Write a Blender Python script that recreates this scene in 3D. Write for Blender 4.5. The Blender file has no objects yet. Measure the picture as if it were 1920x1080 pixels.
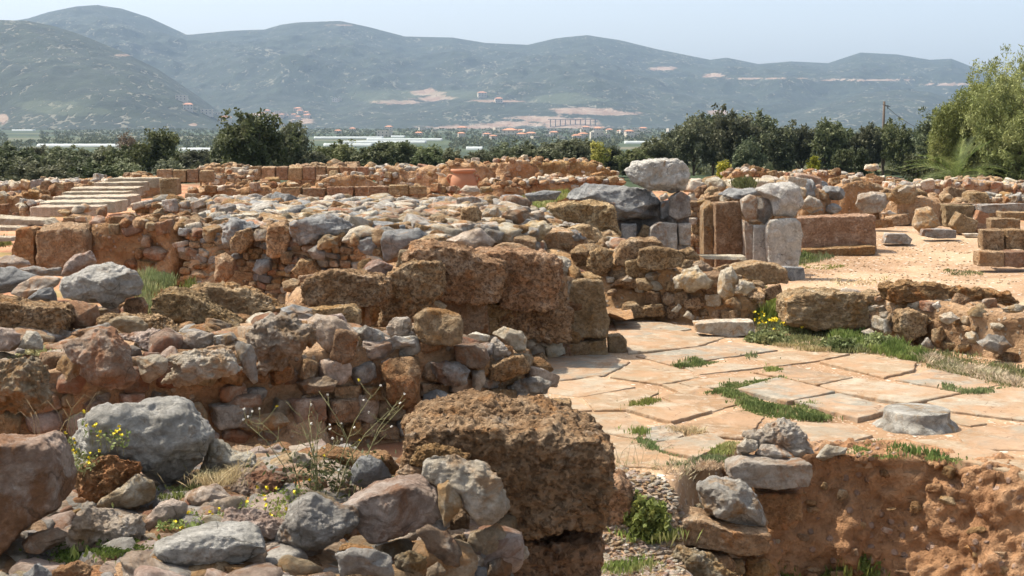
import bpy, bmesh, math, random
import numpy as np
from mathutils import Vector, Matrix

# ---------------------------------------------------------------- camera, sky, sun
CAMZ = 2.5
FPX = 2667.0
PITCH = math.atan(305 / FPX)
SUN_ELEV, SUN_AZ = math.radians(57), math.radians(-66)   # azimuth from +Y, negative = to the left
sc = bpy.context.scene
COL = sc.collection
cam_d = bpy.data.cameras.new("camera")
cam_d.lens = 50.0; cam_d.sensor_width = 36.0
cam_d.clip_start = 0.1; cam_d.clip_end = 30000
cam = bpy.data.objects.new("camera", cam_d); COL.objects.link(cam)
cam.location = (0, 0, CAMZ); cam.rotation_euler = (math.pi / 2 - PITCH, 0, 0)
sc.camera = cam
world = bpy.data.worlds.new("World"); sc.world = world; world.use_nodes = True
wn = world.node_tree; wn.nodes.clear()
wo = wn.nodes.new("ShaderNodeOutputWorld"); wb = wn.nodes.new("ShaderNodeBackground")
sky = wn.nodes.new("ShaderNodeTexSky"); sky.sky_type = 'NISHITA'; sky.sun_disc = False
sky.sun_elevation = SUN_ELEV; sky.sun_rotation = SUN_AZ; sky.altitude = 0
sky.air_density = 1.0; sky.dust_density = 3.2; sky.ozone_density = 0.6
wb.inputs[1].default_value = 0.13
hz = wn.nodes.new('ShaderNodeHueSaturation'); hz.inputs['Saturation'].default_value = 0.48; wn.links.new(sky.outputs[0], hz.inputs['Color']); wn.links.new(hz.outputs[0], wb.inputs[0]); wn.links.new(wb.outputs[0], wo.inputs[0])
sun_d = bpy.data.lights.new("sun", 'SUN'); sun_d.energy = 4.2; sun_d.angle = math.radians(0.5)
sun_d.color = (1.0, 0.92, 0.78)
sun = bpy.data.objects.new("sun", sun_d); COL.objects.link(sun)
sdir = Vector((math.sin(SUN_AZ) * math.cos(SUN_ELEV), math.cos(SUN_AZ) * math.cos(SUN_ELEV), math.sin(SUN_ELEV)))
sun.rotation_euler = sdir.to_track_quat('Z', 'Y').to_euler()
sc.view_settings.view_transform = 'Standard'; sc.view_settings.look = 'None'
sc.view_settings.exposure = 1.0; sc.view_settings.gamma = 1.0
sc.render.engine = 'CYCLES'
sc.cycles.use_denoising = True
sc.cycles.max_bounces = 6; sc.cycles.diffuse_bounces = 4; sc.cycles.transparent_max_bounces = 8
sc.cycles.volume_bounces = 0

# ---------------------------------------------------------------- pixel -> world helpers
def tan_at(py): return math.tan(PITCH + math.atan((py - 540) / FPX))
def ray(px, py):
    x = (px - 960) / FPX; z = -(py - 540) / FPX
    c, s = math.cos(PITCH), math.sin(PITCH)
    return np.array([x, c + z * s, -s + z * c])
def G(px, py, z=0.0):
    d = ray(px, py); t = (z - CAMZ) / d[2]
    return d[0] * t, d[1] * t
def atD(px, py, D):
    d = ray(px, py); t = D / d[1]
    return d[0] * t, CAMZ + d[2] * t
def proj(x, y, z):
    c, s = math.cos(PITCH), math.sin(PITCH)
    dz = z - CAMZ
    f = y * c - dz * s; u = y * s + dz * c
    return 960 + FPX * x / f, 540 - FPX * u / f
REG = {'R1': (0, 440, 3), 'R2': (0, 720, 3), 'R3': (560, 720, 3), 'R4': (1100, 720, 2.341), 'R5': (500, 400, 2.7),
       'R6': (1000, 440, 2.087), 'B1': (0, 220, 3), 'B2': (400, 240, 3), 'B3': (900, 240, 3), 'B4': (1280, 100, 2.7), 'P': (0, 0, 1)}
def poly(reg, s):
    ox, oy, k = REG[reg]
    return [(ox + float(a.split(',')[0]) / k, oy + float(a.split(',')[1]) / k) for a in s.split()]

# ---------------------------------------------------------------- noise
_rs = np.random.RandomState(7)
_perm = np.concatenate([_rs.permutation(512)] * 2).astype(np.int64)
_grad = _rs.normal(size=(512, 3)); _grad /= np.linalg.norm(_grad, axis=1)[:, None]
def perlin(p):
    i = np.floor(p).astype(np.int64); f = p - i; i &= 511
    u = f * f * f * (f * (f * 6 - 15) + 10)
    out = 0
    for dx in (0, 1):
        for dy in (0, 1):
            for dz in (0, 1):
                h = _perm[(_perm[(_perm[(i[:, 0] + dx) & 511] + i[:, 1] + dy) & 511] + i[:, 2] + dz) & 511]
                g = _grad[h]
                d = g[:, 0] * (f[:, 0] - dx) + g[:, 1] * (f[:, 1] - dy) + g[:, 2] * (f[:, 2] - dz)
                wx = u[:, 0] if dx else 1 - u[:, 0]; wy = u[:, 1] if dy else 1 - u[:, 1]; wz = u[:, 2] if dz else 1 - u[:, 2]
                out = out + d * wx * wy * wz
    return out * 1.5
def fbm(p, octs=4, gain=0.5, lac=2.03, ridge=False):
    a, s = 1.0, 0
    q = p.copy()
    for _ in range(octs):
        n = perlin(q)
        s = s + a * ((0.5 - np.abs(n)) * 1.4 if ridge else n)
        q = q * lac + 17.3; a *= gain
    return s

# ---------------------------------------------------------------- mesh helpers
def mk(name, V, F, mats, parent=None, midx=None, smooth=True, loc=(0, 0, 0), uvs=None):
    V = np.asarray(V, dtype=np.float32); me = bpy.data.meshes.new(name)
    if isinstance(F, np.ndarray):
        n, k = F.shape
        me.vertices.add(len(V)); me.vertices.foreach_set('co', V.ravel())
        me.loops.add(n * k); me.loops.foreach_set('vertex_index', F.astype(np.int32).ravel())
        me.polygons.add(n); me.polygons.foreach_set('loop_start', np.arange(0, n * k, k, dtype=np.int32))
        me.update(calc_edges=True)
    else:
        me.from_pydata([tuple(v) for v in V], [], F); me.update()
    for m in (mats if isinstance(mats, (list, tuple)) else [mats]): me.materials.append(m)
    if midx is not None: me.polygons.foreach_set('material_index', np.asarray(midx, dtype=np.int32))
    me.polygons.foreach_set('use_smooth', np.full(len(me.polygons), smooth))
    me.update()
    o = bpy.data.objects.new(name, me); COL.objects.link(o); o.location = loc
    if parent is not None: o.parent = parent
    return o
def tag(o, label, cat, group=None):
    o['label'] = label; o['category'] = cat; o['kind'] = 'thing'
    if group: o['group'] = group
    return o
def thing(name, label, cat, loc=(0, 0, 0), group=None):
    o = bpy.data.objects.new(name, None); COL.objects.link(o); o.location = loc; o.empty_display_size = 0.1
    bpy.context.view_layer.update()
    return tag(o, label, cat, group)
def vnormals(V, F):
    n = np.cross(V[F[:, 1]] - V[F[:, 0]], V[F[:, 2]] - V[F[:, 0]])
    N = np.zeros_like(V)
    for k in range(F.shape[1]):
        for c in range(3): N[:, c] += np.bincount(F[:, k], n[:, c], len(V))
    return N / (np.linalg.norm(N, axis=1)[:, None] + 1e-12)
_ico = {}
def ico(sub):
    if sub not in _ico:
        bm = bmesh.new(); bmesh.ops.create_icosphere(bm, subdivisions=sub, radius=1)
        bm.verts.ensure_lookup_table()
        _ico[sub] = (np.array([v.co[:] for v in bm.verts]), np.array([[v.index for v in f.verts] for f in bm.faces]))
        bm.free()
    V, F = _ico[sub]; return V.copy(), F
def cubesphere(n):
    key = ('c', n)
    if key not in _ico:
        bm = bmesh.new(); bmesh.ops.create_cube(bm, size=2)
        bmesh.ops.subdivide_edges(bm, edges=bm.edges[:], cuts=n, use_grid_fill=True); bmesh.ops.triangulate(bm, faces=bm.faces[:])
        bm.verts.ensure_lookup_table(); V = np.array([v.co[:] for v in bm.verts]); V /= np.linalg.norm(V, axis=1)[:, None]
        _ico[key] = (V, np.array([[v.index for v in f.verts] for f in bm.faces])); bm.free()
    V, F = _ico[key]; return V.copy(), F
def facet_shape(d, seed, n=14, box=0.0, sharp=14):
    """unit directions -> points of a rounded, randomly cut polyhedron; box>0 leans it to a block"""
    r = np.random.RandomState(seed)
    N = r.normal(size=(n, 3)); N /= np.linalg.norm(N, axis=1)[:, None]
    h = r.uniform(0.62, 1.0, n)
    if box > 0:
        A = np.concatenate([np.eye(3), -np.eye(3)]) + r.normal(size=(6, 3)) * 0.06 * (1.6 - box)
        A /= np.linalg.norm(A, axis=1)[:, None]
        N = np.concatenate([A, N]); h = np.concatenate([np.full(6, 0.62), h + box * 0.35])
    M = r.normal(size=(34, 3)); M /= np.linalg.norm(M, axis=1)[:, None]
    if box < .5: N = np.concatenate([N, M]); h = np.concatenate([h, r.uniform(.80, 1.02, 34)])
    c = np.maximum(d @ N.T, 1e-3) / h
    R = 1.0 / (np.sum(c ** sharp, axis=1) ** (1.0 / sharp))
    return d * np.minimum(R, 1.35)[:, None]
def ray_poly(P, cx, cz, ang):
    P = np.asarray(P); A = P - [cx, cz]; B = np.roll(A, -1, axis=0)
    out = np.zeros(len(ang))
    dx, dz = np.cos(ang), np.sin(ang)
    for a, b in zip(A, B):
        e = b - a
        den = dx * e[1] - dz * e[0]
        den = np.where(np.abs(den) < 1e-9, 1e-9, den)
        t = (a[0] * e[1] - a[1] * e[0]) / den
        s = (a[0] * dz - a[1] * dx) / den
        ok = (t > 0) & (s >= -1e-6) & (s <= 1 + 1e-6)
        out = np.where(ok & (t > out), t, out)
    return out
KINDP = {  # box, sharp, noise amp, noise style, vertical squeeze
    'boulder': (0.0, 30, 0.062, 'rock', 0.3), 'angular': (0.0, 60, 0.048, 'rock', 0.3), 'block': (1.0, 20, 0.046, 'rock', 0.45),
    'dressed': (1.0, 26, 0.024, 'rock', 0.5), 'porous': (1.0, 20, 0.060, 'porous', 0.5), 'rugged': (0.0, 16, 0.095, 'rugged', 0.3),
    'lump': (0.5, 10, 0.075, 'porous', 0.4)}
def displace(V, F, style, amp, size, seed):
    off = np.array([seed * 3.7 % 97, seed * 1.3 % 89, seed * 7.1 % 83])
    for it, (fr, a) in enumerate(((1.6, 1.0), (5.0, 0.50), (13.0, .30)) if len(V) > 3000 else ((1.6, 1.0), (5.0, 0.36))):
        N = vnormals(V, F); p = V / size * fr + off
        if style == 'rock':
            d = fbm(p, 3) * 0.9 - 0.5 * np.maximum(0, fbm(p * 1.3 + 5, 2, ridge=True) - 0.55)
        elif style == 'soft': d = fbm(p, 3)
        elif style == 'rugged':
            d = fbm(p, 3) - 1.0 * np.maximum(0, fbm(p * 1.2 + 5, 2, ridge=True) - 0.45)
        else:
            d = fbm(p * 1.2, 4, gain=0.6) * 0.8
            if it: d = d * 1.3 - 1.2 * np.maximum(0, fbm(p * 0.9 + 9, 2) - 0.28)
        V = V + N * (d * amp * size * a)[:, None]
    if style in ('porous',) and len(V) > 8000:          # small holes
        N = vnormals(V, F); p = V / 0.035 + off
        n = fbm(p, 2); V = V - N * (np.maximum(0, n - 0.15) * 0.016 - 0.006 * fbm(p * 2.1, 2))[:, None]
    return V
def stone(P, mat, kind='boulder', zb=0.0, D=None, th=0.8, name='boulder', label=None, cat='stone', group=None, parent=None,
          seed=None, sub=None, drop=0.0):
    """P: outline; zb: height of what it rests on (or D: its distance). Real size, real depth."""
    P = np.array(P, dtype=float)
    x0, x1, y0, y1 = P[:, 0].min(), P[:, 0].max(), P[:, 1].min(), P[:, 1].max()
    if seed is None: seed = int(x0 * 13 + y0 * 7) % 9973
    box, sharp, amp, style, sq = KINDP[kind]
    w_px = x1 - x0
    if D is None:
        D0 = (CAMZ - zb) / tan_at(y1)
        wm = w_px / FPX * D0; hm = (y1 - y0) / FPX * D0
        tm = th * math.sqrt(wm * max(hm, wm * .4)); D = D0 + tm * 0.42
    wm = w_px / FPX * D; hm = (y1 - y0) / FPX * D
    tm = th * math.sqrt(wm * max(hm, wm * .4))
    W = np.array([atD(a, b, D) for a, b in P])
    fpk = (D - .22 * tm) / D; W[:, 0] *= fpk; W[:, 1] = CAMZ + (W[:, 1] - CAMZ) * (fpk if kind != 'dressed' else 1.0)
    if drop: W[:, 1] -= np.where(W[:, 1] < W[:, 1].mean(), drop, 0)
    cz = (W[:, 1].max() + W[:, 1].min()) / 2; cx = (W[:, 0].max() + W[:, 0].min()) / 2
    hh = W[:, 1].max() - W[:, 1].min()
    k = max(0.45, 1 - sq * tm * tan_at((y0 + y1) / 2) / hh)
    W[:, 1] = cz + (W[:, 1] - cz) * k
    # keep the centre inside the outline
    sub = sub or (6 if w_px > 110 else 5 if w_px > 38 else 4)
    d, F = cubesphere({4: 12, 5: 26, 6: 56, 7: 110}[sub]) if kind in ('dressed', 'block') else ico(sub)
    q = facet_shape(d, seed, 13, box, sharp)
    th_a = np.arctan2(q[:, 2], q[:, 0]); rho = np.hypot(q[:, 0], q[:, 2])
    nb = 180; ang = (np.arange(nb) + .5) / nb * 2 * math.pi - math.pi
    ph = np.linspace(-1.0, 1.0, 21)
    AA, PP = np.meshgrid(ang, ph, indexing='ij')
    dd = np.stack([np.cos(AA) * np.cos(PP), np.sin(PP), np.sin(AA) * np.cos(PP)], 2).reshape(-1, 3)
    S = np.hypot(*facet_shape(dd, seed, 13, box, sharp)[:, [0, 2]].T).reshape(nb, -1).max(axis=1)
    Hx, Hz = (W[:, 0].max() - W[:, 0].min()) / 2, (W[:, 1].max() - W[:, 1].min()) / 2
    R = ray_poly((W - [cx, cz]) / [Hx, Hz], 0.0, 0.0, ang)
    R[R == 0] = np.median(R[R > 0]) if (R > 0).any() else 0.1
    R = (np.roll(R, 1) + 2 * R + np.roll(R, -1)) / 4
    ratio = np.interp(th_a, np.concatenate([ang - 2 * math.pi, ang, ang + 2 * math.pi]), np.tile(R / S, 3))
    V = np.stack([q[:, 0] * ratio * Hx, q[:, 1] / np.abs(q[:, 1]).max() * tm / 2, q[:, 2] * ratio * Hz], axis=1)
    size = math.sqrt(wm * hm)
    V = displace(V, F, style, amp, size, seed)
    loc = Vector((cx, D, cz))
    if parent is not None: loc = loc - parent.location
    o = mk(name, V, F, mat, parent, loc=loc)
    if label: tag(o, label, cat, group)
    elif group: o['group'] = group
    return o
# ---------------------------------------------------------------- materials
class NT:
    def __init__(s, name):
        s.m = bpy.data.materials.new(name); s.m.use_nodes = True; s.t = s.m.node_tree; s.t.nodes.clear()
        s.out = s.n('ShaderNodeOutputMaterial'); s.b = s.n('ShaderNodeBsdfPrincipled')
        s.b.inputs['Roughness'].default_value = 0.9
        s.b.inputs['Specular IOR Level'].default_value = 0.25
        s.l(s.b.outputs[0], s.out.inputs[0])
        g = s.n('ShaderNodeNewGeometry'); oi = s.n('ShaderNodeObjectInfo')
        s.pos, s.isl, s.rnd, s.nrm = g.outputs['Position'], g.outputs['Random Per Island'], oi.outputs['Random'], g.outputs['Normal']
        s.hash = s.math('FRACT', s.math('ADD', s.rnd, s.isl))
    def n(s, t): return s.t.nodes.new(t)
    def l(s, a, b): s.t.links.new(a, b)
    def put(s, sock, v):
        if isinstance(v, bpy.types.NodeSocket): s.l(v, sock)
        else: sock.default_value = v
    def math(s, op, a, b=0.0, clamp=False):
        n = s.n('ShaderNodeMath'); n.operation = op; n.use_clamp = clamp; s.put(n.inputs[0], a); s.put(n.inputs[1], b); return n.outputs[0]
    def vmath(s, op, a, b):
        n = s.n('ShaderNodeVectorMath'); n.operation = op; s.put(n.inputs[0], a); s.put(n.inputs[1], b); return n.outputs[0]
    def noise(s, vec, scale, detail=6, rough=0.55, dist=0.0):
        n = s.n('ShaderNodeTexNoise'); s.put(n.inputs['Vector'], vec); n.inputs['Scale'].default_value = scale
        n.inputs['Detail'].default_value = detail; n.inputs['Roughness'].default_value = rough; n.inputs['Distortion'].default_value = dist
        return n.outputs[0]
    def voro(s, vec, scale, feat='F1', rand=1.0):
        n = s.n('ShaderNodeTexVoronoi'); n.feature = feat; s.put(n.inputs['Vector'], vec); n.inputs['Scale'].default_value = scale
        n.inputs['Randomness'].default_value = rand; return n
    def ramp(s, f, stops):
        n = s.n('ShaderNodeValToRGB'); e = n.color_ramp.elements
        while len(e) < len(stops): e.new(0.5)
        for k, (p, c) in enumerate(stops): e[k].position = p; e[k].color = (*c, 1) if len(c) == 3 else c
        s.put(n.inputs[0], f); return n.outputs[0]
    def step(s, f, a, b):
        n = s.n('ShaderNodeMapRange'); n.interpolation_type = 'SMOOTHSTEP'; s.put(n.inputs[0], f)
        n.inputs[1].default_value = a; n.inputs[2].default_value = b; return n.outputs[0]
    def mix(s, f, a, b, mode='MIX'):
        n = s.n('ShaderNodeMix'); n.data_type = 'RGBA'; n.blend_type = mode; s.put(n.inputs[0], f)
        for sk, v in ((n.inputs[6], a), (n.inputs[7], b)): s.put(sk, (*v, 1) if isinstance(v, tuple) and len(v) == 3 else v)
        return n.outputs[2]
    def hsv(s, col, h=0.5, sat=1.0, v=1.0):
        n = s.n('ShaderNodeHueSaturation'); s.put(n.inputs[0], h); s.put(n.inputs[1], sat); s.put(n.inputs[2], v); s.put(n.inputs[4], col); return n.outputs[0]
    def lin(s, f, a, b):
        n = s.n('ShaderNodeMapRange'); s.put(n.inputs[0], f); n.inputs[3].default_value = a; n.inputs[4].default_value = b; return n.outputs[0]
    def bump(s, h, strength, dist, prev=None):
        n = s.n('ShaderNodeBump'); n.inputs['Strength'].default_value = strength; n.inputs['Distance'].default_value = dist
        s.put(n.inputs['Height'], h)
        if prev: s.l(prev, n.inputs['Normal'])
        return n.outputs[0]
    def off(s):
        c = s.n('ShaderNodeCombineXYZ'); h = s.math('MULTIPLY', s.hash, 61.0)
        s.l(h, c.inputs[0]); s.l(h, c.inputs[1]); s.put(c.inputs[2], s.math('MULTIPLY', s.hash, 23.0))
        return s.vmath('ADD', s.pos, c.outputs[0])
    def fin(s, col, nrm=None):
        s.put(s.b.inputs['Base Color'], col)
        if nrm: s.l(nrm, s.b.inputs['Normal'])
        return s.m

def stone_mat(name, cols, stain=(0.36, 0.17, 0.08), stain_t=0.60, bleach=(0.55, 0.52, 0.47), bleach_t=0.60, pits=0.0, bstr=0.6, crack=0.5, hue=0.03, val=0.45, k=1.0):
    s = NT(name); p = s.off()
    n1 = s.noise(p, 5.0 * k, 12, 0.68, 0.5)
    c = s.ramp(n1, [(0.30, cols[0]), (0.45, cols[1]), (0.56, cols[2]), (0.70, cols[3])])
    n2 = s.noise(p, 6.5 * k, 10, 0.70, 0.3)
    c = s.mix(s.math('MULTIPLY', s.step(n2, bleach_t - .05, bleach_t + .10), 0.75), c, bleach)
    p2 = s.vmath('ADD', p, (13.1, 4.2, 8.8))
    n3 = s.noise(p2, 3.6 * k, 11, 0.68, 0.9)
    c = s.mix(s.math('MULTIPLY', s.step(n3, stain_t - .04, stain_t + .10), 0.85), c, stain)
    fine = s.noise(p, 30, 8, 0.75)
    c = s.hsv(c, v=s.lin(fine, 0.35, 1.65))
    spk = s.step(s.noise(p, 24, 10, .82, .3), .42, .33)
    c = s.mix(s.math('MULTIPLY', spk, .6), c, tuple(x * .45 for x in cols[0]))
    # thin dark cracks / veins
    warp = s.n('ShaderNodeTexNoise'); s.put(warp.inputs['Vector'], p); warp.inputs['Scale'].default_value = 3.0; warp.inputs['Detail'].default_value = 4
    wv = s.vmath('MULTIPLY', warp.outputs[1], (0.5, 0.5, 0.5)); wp = s.vmath('ADD', p, wv)
    vr = s.voro(wp, 3.2 * k, 'DISTANCE_TO_EDGE')
    ck = s.step(vr.outputs[0], 0.022, 0.0)
    gate = s.step(s.noise(p2, 4.0, 3), 0.48, 0.6)
    ck = s.math('MULTIPLY', ck, gate)
    if crack: c = s.mix(s.math('MULTIPLY', ck, crack), c, tuple(x * 0.35 for x in cols[0]))
    hole = None
    if pits:
        v2 = s.voro(s.vmath('ADD', p, s.vmath('MULTIPLY', warp.outputs[1], (0.12, 0.12, 0.12))), 30, 'F1')
        pn = s.noise(p, 26, 4, 0.6)
        hole = s.math('MAXIMUM', s.step(pn, 0.50, 0.40), s.math('MULTIPLY', s.step(v2.outputs[0], 0.42, 0.18), 0.8))
        c = s.mix(s.math('MULTIPLY', hole, pits), c, tuple(x * 0.33 for x in cols[0]))
    c = s.hsv(c, h=s.lin(s.hash, 0.501 - hue, 0.501 + hue), sat=1.05, v=s.lin(s.math('FRACT', s.math('MULTIPLY', s.hash, 7.13)), 1 - val, 1 + val * 0.75))
    b = s.bump(n1, min(1, bstr * 1.3), 0.10 / k)
    b = s.bump(s.noise(p, 15, 12, 0.78, .5), 1.0, 0.065, b)
    b = s.bump(ck, -0.6 if crack else 0.0, 0.02, b); b = s.bump(spk, -.7, .02, b)
    if hole is not None: b = s.bump(s.math('SUBTRACT', 1.0, hole), 0.9, 0.02, b)
    return s.fin(c, b)

GREY = stone_mat('grey_limestone', [(.19, .165, .14), (.31, .28, .245), (.41, .385, .35), (.54, .51, .465)], bleach=(.62, .59, .53), bleach_t=.56, stain=(.33, .20, .11), stain_t=.54, hue=.012, val=.22)
PALEGREY = stone_mat('pale_grey_limestone', [(.30, .275, .24), (.44, .415, .375), (.54, .515, .47), (.64, .615, .57)], bleach=(.70, .67, .62), bleach_t=.54, stain=(.36, .24, .15), stain_t=.60, hue=.01, val=.12, crack=.8)
BLUE = stone_mat('blue_grey_limestone', [(.15, .147, .143), (.24, .24, .237), (.33, .33, .322), (.45, .44, .42)], stain=(.30, .19, .11), stain_t=.58, bleach_t=.60, hue=.012, val=.2)
PALE = stone_mat('pale_limestone', [(.36, .29, .215), (.48, .41, .32), (.58, .52, .43), (.68, .64, .57)], bleach=(.74, .70, .64), stain=(.44, .27, .145), stain_t=.53, hue=.012, val=.22)
PINK = stone_mat('pink_limestone', [(.32, .225, .17), (.45, .345, .275), (.56, .46, .385), (.68, .595, .52)], bleach=(.66, .60, .54), stain=(.32, .18, .10), stain_t=.535, hue=.015, val=.2)
MIXED = stone_mat('weathered_limestone', [(.19, .13, .085), (.31, .225, .15), (.41, .32, .235), (.53, .455, .365)], bleach=(.60, .55, .47), bleach_t=.57, stain=(.37, .20, .10), stain_t=.49, hue=.02, val=.32)
PINKRUST = stone_mat('pink_and_rust_stone', [(.22, .13, .08), (.36, .25, .19), (.48, .37, .30), (.60, .50, .43)], bleach=(.66, .60, .54), bleach_t=.60, stain=(.28, .14, .07), stain_t=.48, hue=.01, val=.1)
TAN = stone_mat('tan_stone', [(.27, .17, .095), (.39, .26, .155), (.48, .345, .22), (.58, .46, .33)], bleach=(.62, .54, .43), bleach_t=.62, stain=(.44, .22, .09), stain_t=.56, pits=.25, hue=.008, val=.22)
BROWN = stone_mat('brown_sandstone', [(.26, .155, .08), (.41, .26, .145), (.52, .355, .215), (.61, .455, .31)], bleach=(.58, .48, .37), bleach_t=.60, stain=(.47, .25, .11), stain_t=.56, pits=.55, bstr=.9, crack=.3, hue=.012, val=.14)
RUST = stone_mat('rusty_stone', [(.23, .12, .055), (.34, .195, .095), (.43, .27, .145), (.53, .375, .235)], bleach=(.54, .44, .34), bleach_t=.62, stain=(.44, .20, .085), stain_t=.55, pits=.3, bstr=.9, crack=.2, hue=.009, val=.25)
OCHRE = stone_mat('ochre_stone', [(.29, .175, .09), (.43, .28, .155), (.53, .38, .235), (.63, .50, .35)], bleach=(.60, .50, .38), bleach_t=.64, stain=(.46, .20, .06), stain_t=.62, pits=.6, bstr=.9, crack=.3, hue=.008, val=.2)
DRESS = stone_mat('dressed_sandstone', [(.25, .15, .085), (.36, .235, .14), (.45, .315, .205), (.54, .41, .29)], bleach=(.55, .46, .36), bleach_t=.60, stain=(.40, .22, .11), stain_t=.58, pits=.25, bstr=.6, crack=.3, hue=.015, val=.18)
STEP = stone_mat('step_stone', [(.38, .30, .22), (.48, .40, .30), (.56, .48, .38), (.64, .57, .47)], bleach=(.62, .58, .50), stain=(.42, .26, .15), stain_t=.62, hue=.01, val=.12)

def earth_mat(name, c0, c1, c2, bits=(.50, .42, .33), k=1.0, bit_t=0.24, bstr=.9):
    s = NT(name); p = s.pos
    n = s.noise(p, 1.6 * k, 12, 0.66, 0.3)
    c = s.ramp(n, [(.32, c0), (.5, c1), (.68, c2)])
    n2 = s.noise(s.vmath('ADD', p, (7.7, 3.1, 9.0)), 18 * k, 5, .6)
    c = s.hsv(c, v=s.lin(n2, .55, 1.45))
    v = s.voro(p, 16 * k, 'F1'); v2 = s.voro(p, 42 * k, 'F1')
    sep = s.n('ShaderNodeSeparateColor'); s.l(v.outputs[1], sep.inputs[0])
    bit = s.math('MULTIPLY', s.step(v.outputs[0], bit_t + .16, bit_t), s.math('GREATER_THAN', sep.outputs[0], 0.62))
    c = s.mix(s.math('MULTIPLY', bit, .8), c, s.mix(sep.outputs[1], bits, tuple(x * .55 for x in bits)))
    c = s.hsv(c, h=.501, sat=1.0)
    b = s.bump(n, bstr, .25 / k); b = s.bump(n2, bstr, .05 / k, b); b = s.bump(bit, .7, .03, b); b = s.bump(v2.outputs[0], -.5, .02, b)
    return s.fin(c, b)
EARTH = earth_mat('wall_earth', (.24, .14, .075), (.38, .235, .13), (.49, .335, .21))
REDEARTH = earth_mat('red_earth', (.24, .13, .06), (.36, .21, .105), (.47, .315, .19), bits=(.50, .38, .30))
OCHREEARTH = earth_mat('ochre_earth', (.30, .17, .08), (.43, .26, .13), (.54, .37, .21))
BANK = earth_mat('bank_earth', (.26, .125, .058), (.39, .215, .11), (.51, .33, .205), bits=(.42, .30, .24), k=.8)

def ground_mat():
    s = NT('ground_earth'); p = s.pos
    n = s.noise(p, .55, 12, .62, .3)
    dust = s.ramp(n, [(.34, (.21, .125, .066)), (.48, (.30, .19, .108)), (.62, (.38, .27, .17))])
    v = s.voro(p, 11, 'F1'); v3 = s.voro(p, 33, 'F1')
    sep = s.n('ShaderNodeSeparateColor'); s.l(v.outputs[1], sep.inputs[0])
    sp3 = s.n('ShaderNodeSeparateColor'); s.l(v3.outputs[1], sp3.inputs[0])
    peb = s.math('MULTIPLY', s.step(v.outputs[0], .42, .30), s.math('GREATER_THAN', sep.outputs[0], .72))
    peb3 = s.math('MULTIPLY', s.step(v3.outputs[0], .45, .33), s.math('GREATER_THAN', sp3.outputs[0], .5))
    c = s.mix(s.math('MULTIPLY', peb3, .7), dust, s.mix(sp3.outputs[1], (.62, .52, .42), (.32, .20, .13)))
    c = s.mix(s.math('MULTIPLY', peb, .8), c, s.mix(sep.outputs[1], (.66, .58, .50), (.36, .26, .19)))
    sx = s.n('ShaderNodeSeparateXYZ'); s.l(p, sx.inputs[0])
    # reddish soil between the far ruins
    red = s.ramp(s.noise(p, .8, 10, .65, .2), [(.35, (.24, .10, .05)), (.55, (.38, .19, .10)), (.7, (.46, .31, .19))])
    gr = s.ramp(s.noise(p, 2.6, 6, .6), [(.4, (.07, .10, .025)), (.65, (.15, .17, .05))])
    gmask = s.step(s.noise(s.vmath('ADD', p, (3.3, 8.1, 0.0)), .5, 8, .65), .54, .62)
    red = s.mix(s.math('MULTIPLY', gmask, .6), red, gr)
    reg = s.math('MAXIMUM', s.step(sx.outputs[0], -.3, -1.0), s.math('MULTIPLY', s.step(sx.outputs[1], 22.0, 23.5), s.step(sx.outputs[0], 4.9, 4.0)))
    far = s.step(sx.outputs[1], 31.0, 35.0)
    c = s.mix(s.math('MAXIMUM', reg, far), c, red)
    # fields beyond
    fv = s.voro(s.vmath('MULTIPLY', p, (.006, .012, 0.0)), 1.0, 'F1')
    sf = s.n('ShaderNodeSeparateColor'); s.l(fv.outputs[1], sf.inputs[0])
    field = s.ramp(sf.outputs[0], [(0, (.018, .03, .012)), (.4, (.03, .048, .018)), (.75, (.05, .065, .028)), (1, (.11, .10, .06))])
    field = s.hsv(field, v=s.lin(s.noise(p, .05, 8, .7), .5, 1.5))
    c = s.mix(s.step(sx.outputs[1], 46.0, 54.0), c, field)
    b = s.bump(n, .7, .15); b = s.bump(peb, .6, .03, b); b = s.bump(peb3, .5, .012, b)
    return s.fin(c, b)
GROUND = ground_mat()

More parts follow.
